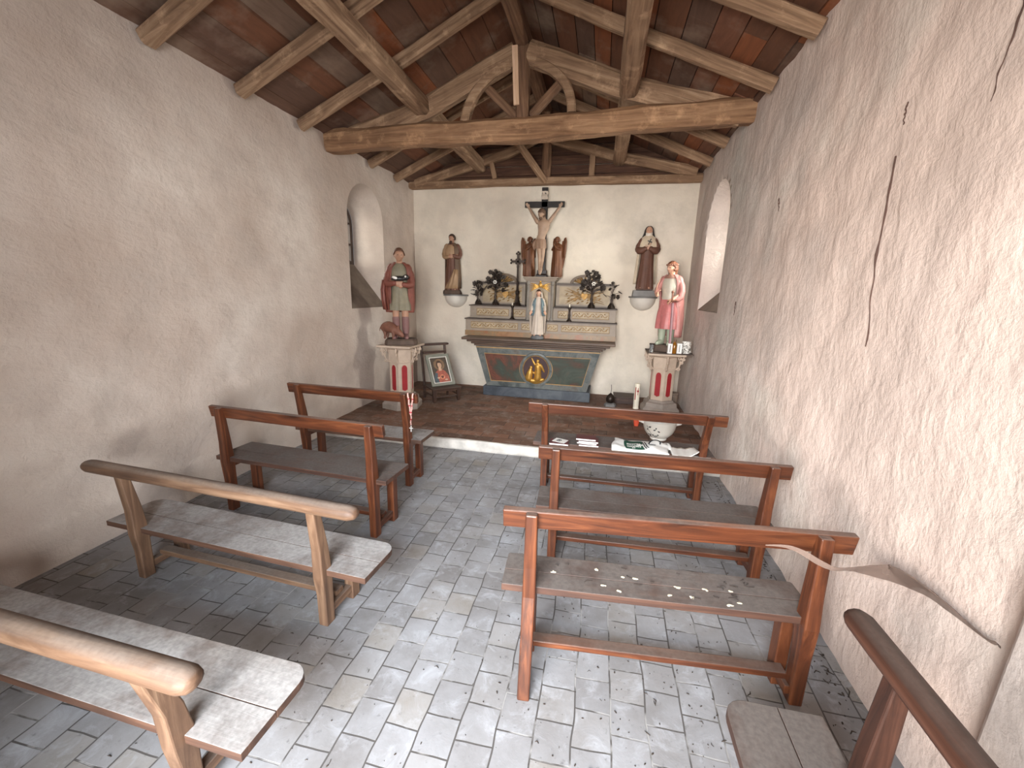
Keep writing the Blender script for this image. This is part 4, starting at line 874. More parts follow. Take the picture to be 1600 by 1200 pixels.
for s, x0, x1 in ((-1, -1.0, -.275), (1, .20, 1.045)):
    mb = MB(); mb.box(x0, x1, .05, .16, .46, .80); pa = ob('side_panel', mb, BEIGE, rt, bevel=.003)
    mb = MB()
    for a, b, c, d in ((x0, x1, .785, .815), (x0, x1, .46, .482)): mb.box(a - .01, b + .01, .032, .16, c, d)
    ob('panel_moulding', mb, DKMOULD, pa, bevel=.004)
    mb = MB(); mb.box(x0 + .05, x1 - .05, -.036 + .08, -.028 + .08, .505, .765); bk = ob('inlay_panel', mb, CREAMP, pa)
    cx = (x0 + x1) / 2 + (.05 if s < 0 else 0); cz = .63; mb = MB()
    heart = [(0, -.060), (.030, -.032), (.050, .004), (.046, .034), (.026, .046), (.006, .034), (-.010, .044), (-.034, .040), (-.048, .012), (-.036, -.024)]
    mb.prism([(cx + a, cz + b) for a, b in heart], .034, .046)
    ob('gilt_emblem', mb, simple('emblem_gilt', lin(190, 148, 84), .55, .3, .3, 30), bk, bevel=.004)
    mb = MB(); hwid = (x1 - x0) / 2 - .07
    for k in range(34):   # scattered gilt leaves over the panel
        a = k * 2.4; rr_ = .085 + .0062 * k; q = (cx + rr_ * cos(a), .041, cz + .42 * rr_ * sin(a))
        if x0 + .07 < q[0] < x1 - .07: mb.ell(q, (.022, .006, .010), 8, 5, Matrix.Rotation(a * 1.3, 3, 'Y'))
    for k in range(26):   # gilt ears and leaves fanning out on both sides
        a = (k % 13 - 6) * .16; sd = 1 if k < 13 else -1; L = min(hwid - .02, .30) * (.70 + .30 * cos(k * 2.3)); dz = L * sin(a) * .62
        p0 = (cx + sd * .040, .040, cz + sin(a) * .03); p1 = (cx + sd * L * .6, .034, cz + dz * .55 + .012 * sin(k)); p2 = (cx + sd * L, .040, cz + max(-.11, min(.11, dz)))
        mb.tube([p0, p1, p2], [.003, .006, .0025], 6)
    ob('gilt_rays', mb, GILT, bk, smooth=True)
    # crest: arched scroll with open centre
    mb = MB(); c0 = (x0 + x1) / 2 + .0; hw = .225; n = 20
    outer = [(c0 + hw * cos(pi * k / n), .815 + .13 * sin(pi * k / n)) for k in range(n + 1)]; inner = [(c0 + hw * .80 * cos(pi * k / n), .815 + .095 * sin(pi * k / n)) for k in range(n + 1)]
    for k in range(n): mb.prism([outer[k], outer[k + 1], inner[k + 1], inner[k]], .09, .125)
    ob('crest', mb, paint('crest_brown', lin(112, 92, 70), .2, .5), pa)
    mb = MB()
    for sd in (-1, 1):
        mb.tube([(c0 + sd * (.10 + .055 * (1 - t_) * cos(t_ * 8)), .100, .865 + .045 * (1 - t_) * sin(t_ * 8)) for t_ in [i / 14 for i in range(15)]], .010, 8)
    for k in range(7): a = pi * (k + 1) / 8; mb.tube([(c0 + .03 * cos(a), .105, .82), (c0 + hw * .5 * cos(a), .10, .82 + .05 * sin(a)), (c0 + hw * .82 * cos(a), .105, .815 + .10 * sin(a))], [.012, .016, .008], 8)
    ob('gilt_leaves', mb, GILT, pa, smooth=True)
tb = MB(); tb.box(-.215, .185, -.15, .14, .26, .83); tbo = ob('tabernacle', tb, BEIGE, rt, bevel=.004)
mb = MB()
for z0, z1, e in ((.83, .85, .02), (.85, .872, .04), (.872, .893, .055)): mb.box(-.215 - e, .185 + e, -.15 - e, .14, z0, z1)
ob('cornice', mb, BEIGE, tbo, bevel=.004)
COLG = paint('column_grey', lin(126, 120, 112), .2)
for x in (-.195, .165): mb = MB(); mb.lathe([(.028, .262), (.028, .29), (.018, .31), (.018, .77), (.028, .79), (.028, .829)], (x, -.165, 0), 12); ob('column', mb, COLG, tbo, smooth=False)
mb = MB(); mb.prism([(-.135, .29), (.105, .29), (.105, .72)] + [(-.015 + .12 * cos(a), .72 + .07 * sin(a)) for a in [pi * k / 10 for k in range(1, 10)]] + [(-.135, .72)], -.158, -.148); dr = ob('tabernacle_door', mb, CREAMP, tbo)
mb = MB()
for sd in (-1, 1):
    for k in range(5): mb.tube([(-.015 + sd * .025, -.162, .765 - k * .006), (-.015 + sd * .085, -.168, .785 - k * .016), (-.015 + sd * .15, -.160, .80 - k * .030)], [.005, .009, .003], 6)
mb.ell((-.015, -.165, .775), (.028, .012, .038), 10, 8); mb.ell((-.015, -.165, .825), (.016, .012, .016), 8, 6)
ob('gilt_wings', mb, GOLD, dr, smooth=True)

# ------------------------------------------------------------------ crucifix and angels above the tabernacle
CROSSW = wood('black_cross', lin(18, 14, 12), lin(32, 24, 21), lin(48, 36, 30), 'Z', .45)
cx = thing('crucifix', 'tall black wooden crucifix with a pale carved figure above the tabernacle', 'crucifix', (-.925, 6.47, 1.8895))
mb = MB(); mb.box(-.045, .045, -.02, .03, .0, 1.255); mb.box(-.29, .29, -.02, .028, .985, 1.065); ob('cross', mb, CROSSW, cx, bevel=.004)
mb = MB(); mb.rings([[(-.082, -.06, z), (.082, -.06, z), (.082, .06, z), (-.082, .06, z)] if z < .03 else [(-.07, -.05, z), (.07, -.05, z), (.07, .05, z), (-.07, .05, z)] for z in (0, .025, .05, .10)]); ob('foot', mb, CROSSW, cx, bevel=.004)
mb = MB(); R = []
for k in range(9): z = 1.09 + .115 * k / 8; R.append([(-.045 + .09 * i / 6 + .006 * sin(k * 1.3), -.028 - .010 * sin(k * .8) - .006 * sin(i * 1.6 + k), z) for i in range(7)])
mb.rings(R, cap=False, closed=False); o = ob('title_scroll', mb, paint('scroll_paper', lin(206, 192, 176), .15), cx, smooth=True, solid=.006); o['label'] = 'curled pale scroll nailed at the top'
CORP = paint('corpus_flesh', lin(174, 146, 124), .18, .5, .3, lin(120, 88, 72))
b = MB(); H = .86
R = []
for z, x, rx in ((.435, -.02, .050), (.48, -.03, .066), (.53, -.028, .064), (.58, -.012, .062), (.64, .006, .076), (.70, .012, .090), (.745, .010, .086), (.775, .006, .06), (.80, .0, .034), (.835, -.004, .030)):
    R.append([(x * 1 + rx * sin(2 * pi * i / 20), -.075 - rx * .62 * cos(2 * pi * i / 20), z + .02) for i in range(20)])
b.rings(R)
Rm = head(b, (-.022, -.105, .885), .122, .45, .45, .22, True)
for s in (-1, 1):
    limb(b, [(s * .085, -.072, .775), (s * .155, -.062, .875), (s * .222, -.048, .975)], [.032, .025, .017])
    hand(b, (s * .222, -.046, .975), (s * .55, -.05, .85), (0, -1, 0), .082, .55, s)
    limb(b, [(-.024 + s * .030, -.075, .45), (-.005 + s * .022, -.125, .285), (-.02 + s * .014, -.066, .13)], [.043, .029, .019])
    b.tube([(-.02 + s * .014, -.060, .12), (-.018 + s * .008, -.085, .075), (-.016 + s * .004, -.10, .045)], [.022, .021, .015], 10)
ob('body', b, CORP, cx, remesh=.0042)
m = MB(); CHAIR = paint('corpus_hair', lin(104, 80, 64), .25, .6); hair(m, Vector((-.022, -.105, .885)), .122, Rm, fl=.45, low=-.75, puff=1.10, wave=.05); ob('hair', m, CHAIR, cx, smooth=True, solid=.008)
m = MB(); m.ell(Rm @ Vector((0, -.038, -.056)) + Vector((-.022, -.105, .885)), (.026, .018, .026), 12, 8, Rm); ob('beard', m, CHAIR, cx, smooth=True)
m = MB(); robe(m, [[.40, -.020, -.082, .078, .062, .10], [.45, -.022, -.080, .080, .060, .08], [.50, -.026, -.078, .079, .056, .05], [.535, -.026, -.078, .074, .05, .03]], nf=6, n=36)
limb(m, [(-.095, -.085, .51), (-.125, -.09, .46), (-.115, -.085, .39)], [.022, .026, .012]); ob('loincloth', m, paint('loincloth_tan', lin(150, 120, 98), .2, .5), cx, remesh=.005)
ANG = wood('carved_brown_wood', lin(74, 44, 28), lin(112, 70, 44), lin(150, 100, 66), 'Z', .5, scale=1.4)
def angel(x, y, z, side, H, label):
    root = thing('angel_statue', label, 'statue', (x, y, z), side * .5)
    b = MB(); torso(b, H); hc = (0, -.02 * H, .925 * H); Rm = head(b, hc, .135 * H, side * -.3, .25)
    for s in (-1, 1):
        limb(b, [(s * .095 * H, 0, .79 * H), (s * .12 * H, -.07 * H, .68 * H), (s * .035 * H, -.15 * H, .74 * H)], [.036 * H, .030 * H, .022 * H]); hand(b, (s * .035 * H, -.15 * H, .74 * H), (-s * .3, -.3, .9), (-s, 0, 0), .095 * H, .25, s)
    limb(b, [(.05 * H, 0, .5 * H), (.05 * H, -.02 * H, .25 * H), (.05 * H, 0, .02 * H)], [.06 * H, .045 * H, .03 * H]); limb(b, [(-.05 * H, 0, .5 * H), (-.05 * H, -.02 * H, .25 * H), (-.05 * H, 0, .02 * H)], [.06 * H, .045 * H, .03 * H])
    robe(b, [[0, 0, 0, .165 * H, .13 * H, .08], [.12 * H, 0, 0, .165 * H, .12 * H, .09], [.35 * H, 0, 0, .16 * H, .11 * H, .07], [.55 * H, 0, 0, .14 * H, .10 * H, .03], [.7 * H, 0, 0, .138 * H, .09 * H, .02], [.8 * H, 0, 0, .112 * H, .078 * H, .01], [.85 * H, 0, 0, .05 * H, .046 * H, 0]], nf=8)
    ob('body', b, ANG, root, remesh=.005)
    m = MB(); hair(m, Vector(hc), .135 * H, Rm, fl=.35, low=-.5, puff=1.18, wave=.06); ob('hair', m, ANG, root, smooth=True, solid=.010)
    for s in (-1, 1):
        m = MB(); pts = [(.05, .62), (.12, .80), (.17, .97), (.235, 1.0), (.27, .90), (.265, .70), (.235, .48), (.19, .30), (.15, .20), (.13, .34), (.10, .48)]
        pts = [(a * .80, zz) for a, zz in pts]; m.prism([(s * a * H, zz * H) for a, zz in pts], .075 * H, .115 * H)
        for k in range(5): m.tube([(s * (.10 + .022 * k) * H, .07 * H, (.90 - .02 * k) * H), (s * (.105 + .022 * k) * H, .066 * H, (.62 - .03 * k) * H), (s * (.112 + .012 * k) * H, .07 * H, (.36 + .03 * k) * H)], [.012 * H, .016 * H, .008 * H], 6)
        ob('wing', m, ANG, root, remesh=.005)
    m = MB(); m.lathe([(.15 * H, -.015), (.15 * H, .012), (.17 * H, .02)], n=12, sy=.8); ob('base', m, ANG, root)
    return root
angel(-1.130, 6.49, 1.905, 1, .56, 'carved brown wooden angel left of the crucifix')
angel(-.710, 6.49, 1.905, -1, .56, 'carved brown wooden angel right of the crucifix')

# ------------------------------------------------------------------ altar furnishings
METAL = simple('dark_bronze', lin(56, 46, 40), .4, .6, .35, 20); LEAFM = simple('dark_metal_leaf', lin(58, 50, 44), .5, .3, .4, 30); PETAL = simple('white_petal', lin(226, 222, 214), .5)
WAX = simple('candle_wax', lin(236, 228, 208), .5, 0, .06)
def spray(x, y, z, h, spread, n, label, seed, flower=True, tilt=0):
    root = thing('flower_spray', label, 'flower spray', (x, y, z), 0, 'metal flower sprays on the altar shelf')
    m = MB(); m.lathe([(.048, 0), (.044, .012), (.024, .04), (.016, .10), (.020, .13), (.014, .15), (.012, h * .5), (.02, h * .52), (.006, h * .54)], n=16)
    for k in range(3): a = 2 * pi * k / 3 + .5; m.tube([(.02 * cos(a), .02 * sin(a), .07), (.05 * cos(a), .05 * sin(a), .03), (.055 * cos(a), .055 * sin(a), .010)], [.012, .010, .008], 6)
    ob('stand', m, METAL, root, smooth=True)
    r = random.Random(seed); lf = MB(); sm = MB()
    for k in range(n):
        a = r.uniform(0, 2 * pi); e = r.uniform(0, 1); rr = spread * (.35 + .65 * sqrt(r.random())); zz = h * (.42 + .55 * e)
        w_ = rr * (1 - .75 * max(0, e - .35)); p = Vector((w_ * cos(a), .22 * w_ * sin(a), zz)); b0 = Vector((0, 0, h * (.36 + .3 * e)))
        sm.tube([b0, (b0 + p) / 2 + Vector((0, 0, .012)), p], [.004, .003, .0025], 6)
        R3 = Matrix.Rotation(a, 3, 'Z') @ Matrix.Rotation(r.uniform(-.9, .9), 3, 'Y')
        if k % 3: lf.ell(p, (.040, .024, .006), 8, 5, R3)
        else:
            for q in range(5): lf.ell(p + R3 @ Vector((.020 * cos(q * 1.257), .004, .020 * sin(q * 1.257))), (.018, .007, .018), 6, 5, R3)
    top = Vector((0, 0, h)); sm.tube([(0, 0, h * .5), (.004, 0, h * .8), top], [.006, .004, .003], 6); lf.ell(top, (.026, .02, .020), 8, 6); lf.ell(top - Vector((.03, 0, .028)), (.02, .01, .012), 8, 5)
    ob('stems', sm, METAL, root); ob('leaves', lf, LEAFM, root, smooth=True)
    if flower:
        fl = MB(); c = Vector((.02, -.6 * spread - .01, h * .66))
        for q in range(6): a = q * pi / 3; fl.ell(c + Vector((.020 * cos(a), 0, .020 * sin(a))), (.013, .005, .009), 8, 5, Matrix.Rotation(-a, 3, 'Y'))
        fo = ob('white_flower', fl, PETAL, root, smooth=True)
        fc = MB(); fc.ell(c + Vector((0, -.005, 0)), (.009, .006, .009), 8, 6); ob('flower_centre', fc, METAL, fo, smooth=True)
        sm2 = MB(); sm2.tube([Vector((0, 0, h * .5)), c + Vector((0, .01, -.03)), c], .003, 6); ob('flower_stem', sm2, METAL, fo)
    return root
zs = 1.4565
spray(-1.625, 6.405, zs, .52, .175, 54, 'large dark metal flower spray with a white flower, left half of the altar', 1)
spray(-.165, 6.405, zs, .53, .175, 54, 'large dark metal flower spray with a white flower, right half of the altar', 2)
spray(-1.905, 6.41, zs, .35, .12, 26, 'small dark flower spray at the left end of the altar shelf', 3, False)
spray(.125, 6.41, zs, .37, .13, 9, 'sparse dark flower spray at the right end of the altar shelf', 4, False)
st = thing('standing_cross', 'slender dark bronze cross with budded arms standing left of the tabernacle', 'cross', (-1.283, 6.405, zs))
m = MB(); m.lathe([(.068, 0), (.064, .012), (.04, .05), (.026, .12), (.022, .16), (.034, .19), (.030, .215), (.018, .24), (.015, .30), (.020, .33), (.016, .36), (.014, .60)], n=8); ob('stem', m, METAL, st)
m = MB(); m.box(-.017, .017, -.012, .012, .56, .76); m.box(-.10, .10, -.012, .012, .635, .667)
for px, pz in ((0, .765), (-.105, .651), (.105, .651)):
    for a in range(3): q = a * pi / 2 - (0 if px == 0 else (-pi / 2 if px > 0 else pi / 2)); m.ell((px + .022 * cos(q), 0, pz + .022 * sin(q)), (.016, .010, .016), 8, 6)
for q in range(4): a = pi / 4 + q * pi / 2; m.ell((.035 * cos(a), 0, .651 + .035 * sin(a)), (.018, .008, .018), 8, 6)
ob('cross_head', m, METAL, st, bevel=.002)
for x, lb in ((-1.325, 'small dark candlestick with a white stub in front of the standing cross'), (-.47, 'small dark candlestick with a white stub right of the tabernacle')):
    c = thing('candlestick', lb, 'candlestick', (x, 6.275, 1.256), 0, 'altar candlesticks')
    m = MB(); m.lathe([(.040, 0), (.038, .012), (.022, .03), (.014, .06), (.018, .09), (.012, .12), (.014, .17), (.026, .19), (.024, .205), (.012, .21)], n=16); ob('holder', m, METAL, c, smooth=True)
    m = MB(); m.lathe([(.0095, .205), (.0095, .245), (.006, .252), (.001, .254)], n=12); ob('candle', m, WAX, c, smooth=True)

# ------------------------------------------------------------------ pedestals and wall brackets
STONEP = paint('pedestal_paint', lin(186, 166, 148), .10, .6, .25, lin(140, 118, 104)); REDP = paint('pedestal_red', lin(150, 34, 40), .12, .5)
STONEG = paint('pedestal_grey', lin(150, 138, 128), .15, .7, .3)
def pedestal(label, x, y, rot, h, zf):
    root = thing('pedestal', label, 'pedestal', (x, y, zf), 0)
    def hexr(r, z, ph=rot): return [(r * cos(2 * pi * i / 6 + ph - pi / 2), r * sin(2 * pi * i / 6 + ph - pi / 2), z) for i in range(6)]
    m = MB(); m.rings([hexr(r, z) for r, z in ((.27, 0), (.27, .07), (.255, .085), (.235, .10), (.225, .15), (.19, .165), (.175, .19))]); ob('foot', m, STONEG, root, bevel=.005)
    r0 = .158
    m = MB(); m.rings([hexr(r0, .185), hexr(r0, h - .23)]); sh = ob('shaft', m, STONEP, root, bevel=.004)
    cap = MB(); cap.rings([hexr(r, z) for r, z in ((r0, h - .232), (r0 + .018, h - .228), (r0 + .018, h - .212), (r0 + .006, h - .205), (r0 + .012, h - .06), (r0 + .04, h - .045), (r0 + .045, h - .03))]); co = ob('capital', cap, STONEP, root, bevel=.003)
    ab = MB(); ab.rings([[(-a, -a, z), (a, -a, z), (a, a, z), (-a, a, z)] for a, z in ((.222, h - .03), (.232, h - .022), (.232, h - .004), (.228, h))]); ob('top_slab', ab, STONEP, root, bevel=.003)
    ap = r0 * cos(pi / 6)
    for k in range(6):
        am = 2 * pi * k / 6 + rot - pi / 2 + pi / 6; nx, ny = cos(am), sin(am); tx, ty = -ny, nx
        if ny > .55: continue
        z0, z1, hw = .235, h - .255, .040
        poly = [(-hw, z0 + .02), (0, z0 - .0), (hw, z0 + .02), (hw, z1 - .05)] + [(hw * cos(a), z1 - .05 + .05 * sin(a)) for a in (.5, 1.0, pi / 2, pi - 1.0, pi - .5)] + [(-hw, z1 - .05)]
        m = MB(); n = len(poly); V = []
        for d in (ap + .002, ap - .004): V += [(nx * d + tx * a, ny * d + ty * a, b) for a, b in poly]
        m.add(V, [tuple(range(n)), tuple(range(2 * n - 1, n - 1, -1))] + [(i, i + n, (i + 1) % n + n, (i + 1) % n) for i in range(n)])
        o = ob('red_panel', m, REDP, sh); o['label'] = 'red painted lancet panel'
        m = MB(); pts = [Vector((nx * (ap + .001) + tx * a, ny * (ap + .001) + ty * a, b)) for a, b in poly]; m.tube(pts + [pts[0]], .005, 6, roundcap=False); ob('panel_rim', m, STONEP, o, smooth=True)
    for k in range(6):   # pierced scroll brackets at the corners under the slab
        a = 2 * pi * k / 6 + rot - pi / 2; d = Vector((cos(a), sin(a), 0))
        if d.y > .7: continue
        m = MB(); P = lambda r, z: d * r + Vector((0, 0, z))
        r1 = r0 + .010
        m.tube([P(r1, h - .21), P(r1 + .035, h - .185), P(r1 + .045, h - .14), P(r1 + .075, h - .10), P(r1 + .085, h - .04)], [.010, .012, .010, .011, .012], 8)
        def spiral(cr, cz, R, t0, turns, rr=.008):
            m.tube([P(cr + R * (1 - .6 * t) * cos(t0 + turns * 2 * pi * t), cz + R * (1 - .6 * t) * sin(t0 + turns * 2 * pi * t)) for t in [i / 14 for i in range(15)]], rr, 6)
        spiral(r1 + .028, h - .205, .022, .5, -1.1); spiral(r1 + .062, h - .115, .026, 2.5, 1.1); spiral(r1 + .035, h - .07, .026, -.5, 1.1); spiral(r1 + .085, h - .075, .020, 3, -1.0)
        ob('scroll_bracket', m, STONEP, co, smooth=True)
    return root
pedestal('stone-coloured pedestal with red lancet panels, under the saint in brick red', -2.555, 5.08, .20, .842, .11)
pr = pedestal('stone-coloured pedestal with red lancet panels, under the saint in pink', .85, 5.84, .05, .825, .11)
m = MB(); m.box(-.235, .315, -.245, .20, .826, .838); o = ob('board', m, paint('board_dark', lin(74, 60, 52), .25, .7), pr, bevel=.002); o['label'] = 'thin dark board'
WHITEB = paint('bracket_white', lin(222, 216, 206), .05, .6); SLATE = paint('bracket_slab', lin(120, 118, 116), .15, .6)
for x, z, lb, blk in ((-2.335, 1.60, 'white half-dome wall bracket with grey slab, left of the altar', 0), (.575, 1.645, 'white half-dome wall bracket with grey slab, right of the altar', 1)):
    root = thing('wall_bracket', lb, 'wall bracket', (x, 6.645, z), 0, 'wall brackets')
    R = .185; m = MB(); rings = []
    for k in range(11):
        e = pi / 2 * k / 10; rr = R * cos(e) + .002; rings.append([(rr * cos(pi + pi * i / 20), rr * sin(pi + pi * i / 20) * 1.15, -.022 - .185 * sin(e) * 1.0) for i in range(21)])
    m.rings(rings); ob('half_dome', m, WHITEB, root, smooth=True)
    m = MB(); hs = [(.205 * cos(pi + pi * i / 20), .205 * sin(pi + pi * i / 20) * 1.25) for i in range(21)]; m.prism(hs, -.022, .0, 'XY'); ob('slab', m, SLATE, root, bevel=.003)
    if blk: m = MB(); m.rings([[(-.165, -.24, .0), (.165, -.24, .0), (.165, -.03, .0), (-.165, -.03, .0)], [(-.155, -.232, .088), (.155, -.232, .088), (.155, -.04, .088), (-.155, -.04, .088)]]); ob('plinth_block', m, SLATE, root, bevel=.006)

# ------------------------------------------------------------------ kneeling chair with the framed picture
CH = wood('chair_dark', lin(40, 26, 20), lin(66, 44, 34), lin(92, 66, 52), 'Z', .5, .4, lin(120, 108, 98)); CHX = wood('chair_dark_across', lin(40, 26, 20), lin(66, 44, 34), lin(92, 66, 52), 'X', .5, .4, lin(120, 108, 98))
ch = thing('kneeling_chair', 'low dark wooden kneeling chair with a framed picture on its seat', 'chair', (-2.20, 5.60, .11), .80)
SZ = .205
def post(nm, pts, r, mat=CH): m = MB(); m.tube(pts, r, 10, roundcap=False); return ob(nm, m, mat, ch, smooth=True)
for s in (-1, 1):
    m = MB(); m.rings([[(s * .185 - .016, y - .016, z), (s * .185 + .016, y - .016, z), (s * .185 + .016, y + .016, z), (s * .185 - .016, y + .016, z)] for y, z in ((.19, 0), (.185, SZ), (.23, .45), (.29, .76))]); ob('rear_post', m, CH, ch, bevel=.004)
    m = MB(); m.rings([[(s * .185 - a, -.17 - a, z), (s * .185 + a, -.17 - a, z), (s * .185 + a, -.17 + a, z), (s * .185 - a, -.17 + a, z)] for a, z in ((.014, 0), (.022, .03), (.026, .12), (.026, SZ - .02))]); ob('front_leg', m, CH, ch, bevel=.004)
    post('side_rail', [(s * .185, -.16, .09), (s * .185, .18, .10)], .012)
m = MB(); m.prism([(-.225, -.205), (.225, -.205), (.205, .20), (-.205, .20)], SZ - .022, SZ, 'XY'); ob('seat', m, CHX, ch, bevel=.006)
m = MB(); m.prism([(-.16, SZ - .022), (.16, SZ - .022), (.16, SZ - .045), (.08, SZ - .062), (0, SZ - .045), (-.08, SZ - .062), (-.16, SZ - .045)], -.185, -.165); ob('apron', m, CHX, ch)
post('front_rail', [(-.17, -.17, .075), (.17, -.17, .075)], .012)
m = MB(); m.rings([[(x, .27 - k, .755), (x, .345, .755), (x, .345, .782), (x, .27 - k, .782)] for x, k in ((-.245, .0), (-.2, .03), (.2, .03), (.245, .0))]); ob('arm_rest', m, CHX, ch, bevel=.005)
m = MB(); m.box(-.175, .175, .236, .252, .64, .675); ob('back_slat', m, CHX, ch, bevel=.003)
fr = thing('framed_picture', 'framed picture of a haloed figure in red, leaning on the kneeling chair', 'picture', (0, 0, 0)); FW, FH = .355, .475
fr.matrix_world = Matrix.Translation((-2.20, 5.60, .11)) @ Matrix.Rotation(.80, 4, 'Z') @ Matrix.Translation((.0, -.085, SZ + .012)) @ Matrix.Rotation(-.50, 4, 'X') @ Matrix.Rotation(-.02, 4, 'Y')
def framebars(mb, w, h, b, y0, y1):
    for x0, x1, z0, z1 in ((-w / 2, w / 2, 0, b), (-w / 2, w / 2, h - b, h), (-w / 2, -w / 2 + b, b, h - b), (w / 2 - b, w / 2, b, h - b)): mb.box(x0, x1, y0, y1, z0, z1)
m = MB(); framebars(m, FW, FH, .042, -.012, .010); ob('frame', m, paint('frame_grey_green', lin(116, 116, 104), .15, .5, .3), fr, bevel=.003)
m = MB(); framebars(m, FW - .08, FH - .08, .010, -.010, .004); m.xf(Matrix.Translation((0, 0, .04))); ob('white_slip', m, paint('slip_white', lin(226, 222, 214), .05), fr)
PC = [paint('print_' + n, lin(*c), .25, .35, 0, None, 22) for n, c in (('ground', (70, 58, 48)), ('halo', (120, 94, 70)), ('hair', (62, 40, 30)), ('face', (196, 160, 132)), ('red', (156, 80, 62)), ('blue', (66, 78, 84)), ('glow', (206, 132, 96)), ('heart', (92, 40, 34)))]
m = MB(); w2, h2 = (FW - .09) / 2, FH - .09; layer = [0]
def flat(poly, mi):
    layer[0] += 1; m.cm = mi; y = -.001 - .0005 * layer[0]; m.prism([(a, .045 + b) for a, b in poly], y, y + .0005)
def elp(cx_, cz_, rx, rz, n=20): return [(cx_ + rx * cos(2 * pi * i / n), cz_ + rz * sin(2 * pi * i / n)) for i in range(n)]
flat([(-w2, 0), (w2, 0), (w2, h2), (-w2, h2)], 0); flat(elp(.0, .275, .085, .085), 1); flat(elp(0, .27, .046, .066), 2)
flat([(-.11, .0), (.115, 0), (.108, .10), (.075, .165), (.03, .20), (-.03, .20), (-.075, .165), (-.105, .10)], 4)
flat([(-.115, .0), (-.05, 0), (-.062, .08), (-.05, .15), (-.085, .155), (-.115, .09)], 5); flat([(-.022, .18), (.022, .18), (.02, .235), (-.02, .235)], 3); flat(elp(.004, .265, .031, .046), 3); flat([(-.036, .30), (.036, .30), (.022, .315), (-.022, .315)], 2)
flat(elp(.010, .085, .034, .034), 6); flat([(.010, .055), (.032, .085), (.030, .103), (.018, .107), (.010, .098), (.002, .107), (-.010, .103), (-.012, .085)], 7); flat(elp(-.05, .075, .022, .012), 3); flat(elp(.06, .04, .022, .012), 3)
ob('print', m, PC, fr)

# ------------------------------------------------------------------ things round the right pedestal
GL = NT('clear_glass'); GL.bsdf.inputs['Transmission Weight'].default_value = .9; GLM = GL.fin((.92, .95, .96), .05)
pc = thing('paschal_candle', 'tall cream candle with red cross and stripe, standing on the floor', 'candle', (.553, 5.93, .11))
m = MB(); m.lathe([(.042, 0), (.038, .02), (.038, .355), (.034, .36), (.028, .354), (.002, .352)], n=24); ob('wax', m, WAX, pc, smooth=False, bevel=.002)
m = MB(); RR = .0395
def onc(a, z): return (RR * sin(a), -RR * cos(a), z)
def patch(a0, a1, z0, z1):
    m.rings([[onc(a0 + (a1 - a0) * i / 4, z) for i in range(5)] for z in (z0, z1)], cap=False, closed=False)
patch(.10, .28, .20, .30); patch(-.12, .50, .245, .268); patch(-.75, -.45, .13, .31)
ob('red_marking', m, paint('wax_red', lin(150, 30, 34), .1), pc, solid=.0015)
cy = thing('stoneware_jar', 'plain brownish cylindrical jar standing behind the right pedestal', 'jar', (1.06, 6.12, .11))
m = MB(); m.lathe([(.070, 0), (.072, .18), (.066, .20), (.074, .206), (.074, .225), (.060, .228), (.060, .10), (.001, .09)], n=24); ob('jar_body', m, paint('stoneware', lin(132, 114, 100), .15, .5), cy, smooth=False, bevel=.002)
ur = thing('jardiniere', 'white jardiniere with dark floral sprig and side handles on the floor', 'vase', (.705, 4.68, .11))
m = MB(); m.lathe([(.085, 0), (.09, .010), (.084, .022), (.118, .045), (.150, .085), (.169, .13), (.176, .175), (.174, .215), (.160, .222), (.150, .20), (.12, .10), (.001, .06)], n=32); ob('bowl', m, paint('white_glaze', lin(224, 220, 210), .04, .25), ur, smooth=True)
for s in (-1, 1):
    m = MB(); m.prism([(s * .165, .205), (s * .225, .21), (s * .225, .188), (s * .162, .165)], -.035, .035); ob('handle', m, paint('white_glaze_handle', lin(216, 212, 204), .04, .3), ur, bevel=.006)
m = MB()
def on_bowl(a, z):
    q = [(.022, .084), (.045, .118), (.085, .150), (.13, .169), (.175, .176), (.215, .174)]; r = .176
    for (z0, r0), (z1, r1) in zip(q[:-1], q[1:]):
        if z0 <= z <= z1: r = r0 + (r1 - r0) * (z - z0) / (z1 - z0)
    return Vector((r * sin(a), -r * cos(a), z))
r = random.Random(5)
for k in range(13):
    a = -.50 + r.uniform(-.42, .40); z = .05 + .12 * r.random(); p = on_bowl(a, z); m.ell(p, (.008 + .007 * r.random(), .004, .007), 8, 5, Matrix.Rotation(a, 3, 'Z') @ Matrix.Rotation(r.uniform(0, 3), 3, 'Y'))
m.tube([on_bowl(-.95, .17), on_bowl(-.80, .12), on_bowl(-.60, .075), on_bowl(-.35, .05)], .003, 6)
ob('sprig', m, simple('sprig_dark', lin(38, 40, 40), .4), ur, smooth=True)
ce = thing('censer', 'small dark metal censer with thin upright wire on a grey foot', 'censer', (.20, 5.93, .11))
m = MB(); m.lathe([(.085, 0), (.088, .02), (.08, .04), (.055, .055)], n=8); ob('foot', m, SLATE, ce, bevel=.003)
m = MB(); m.lathe([(.03, .05), (.058, .08), (.062, .12), (.05, .15), (.03, .175), (.012, .19), (.003, .20)], n=16); ob('bowl', m, METAL, ce, smooth=True)
m = MB(); m.tube([(0, 0, .19), (.006, .01, .25), (0, .02, .31)], .0035, 6); ob('wire', m, METAL, ce)
bx = thing('low_box', 'low dark wooden box on the floor beside the altar', 'box', (.45, 6.30, .11)); m = MB(); m.box(-.19, .16, -.16, .14, 0, .085); ob('box_body', m, CHX, bx, bevel=.004); m = MB(); m.box(-.20, .17, -.17, .15, .085, .10); ob('box_lid', m, CHX, bx, bevel=.004)
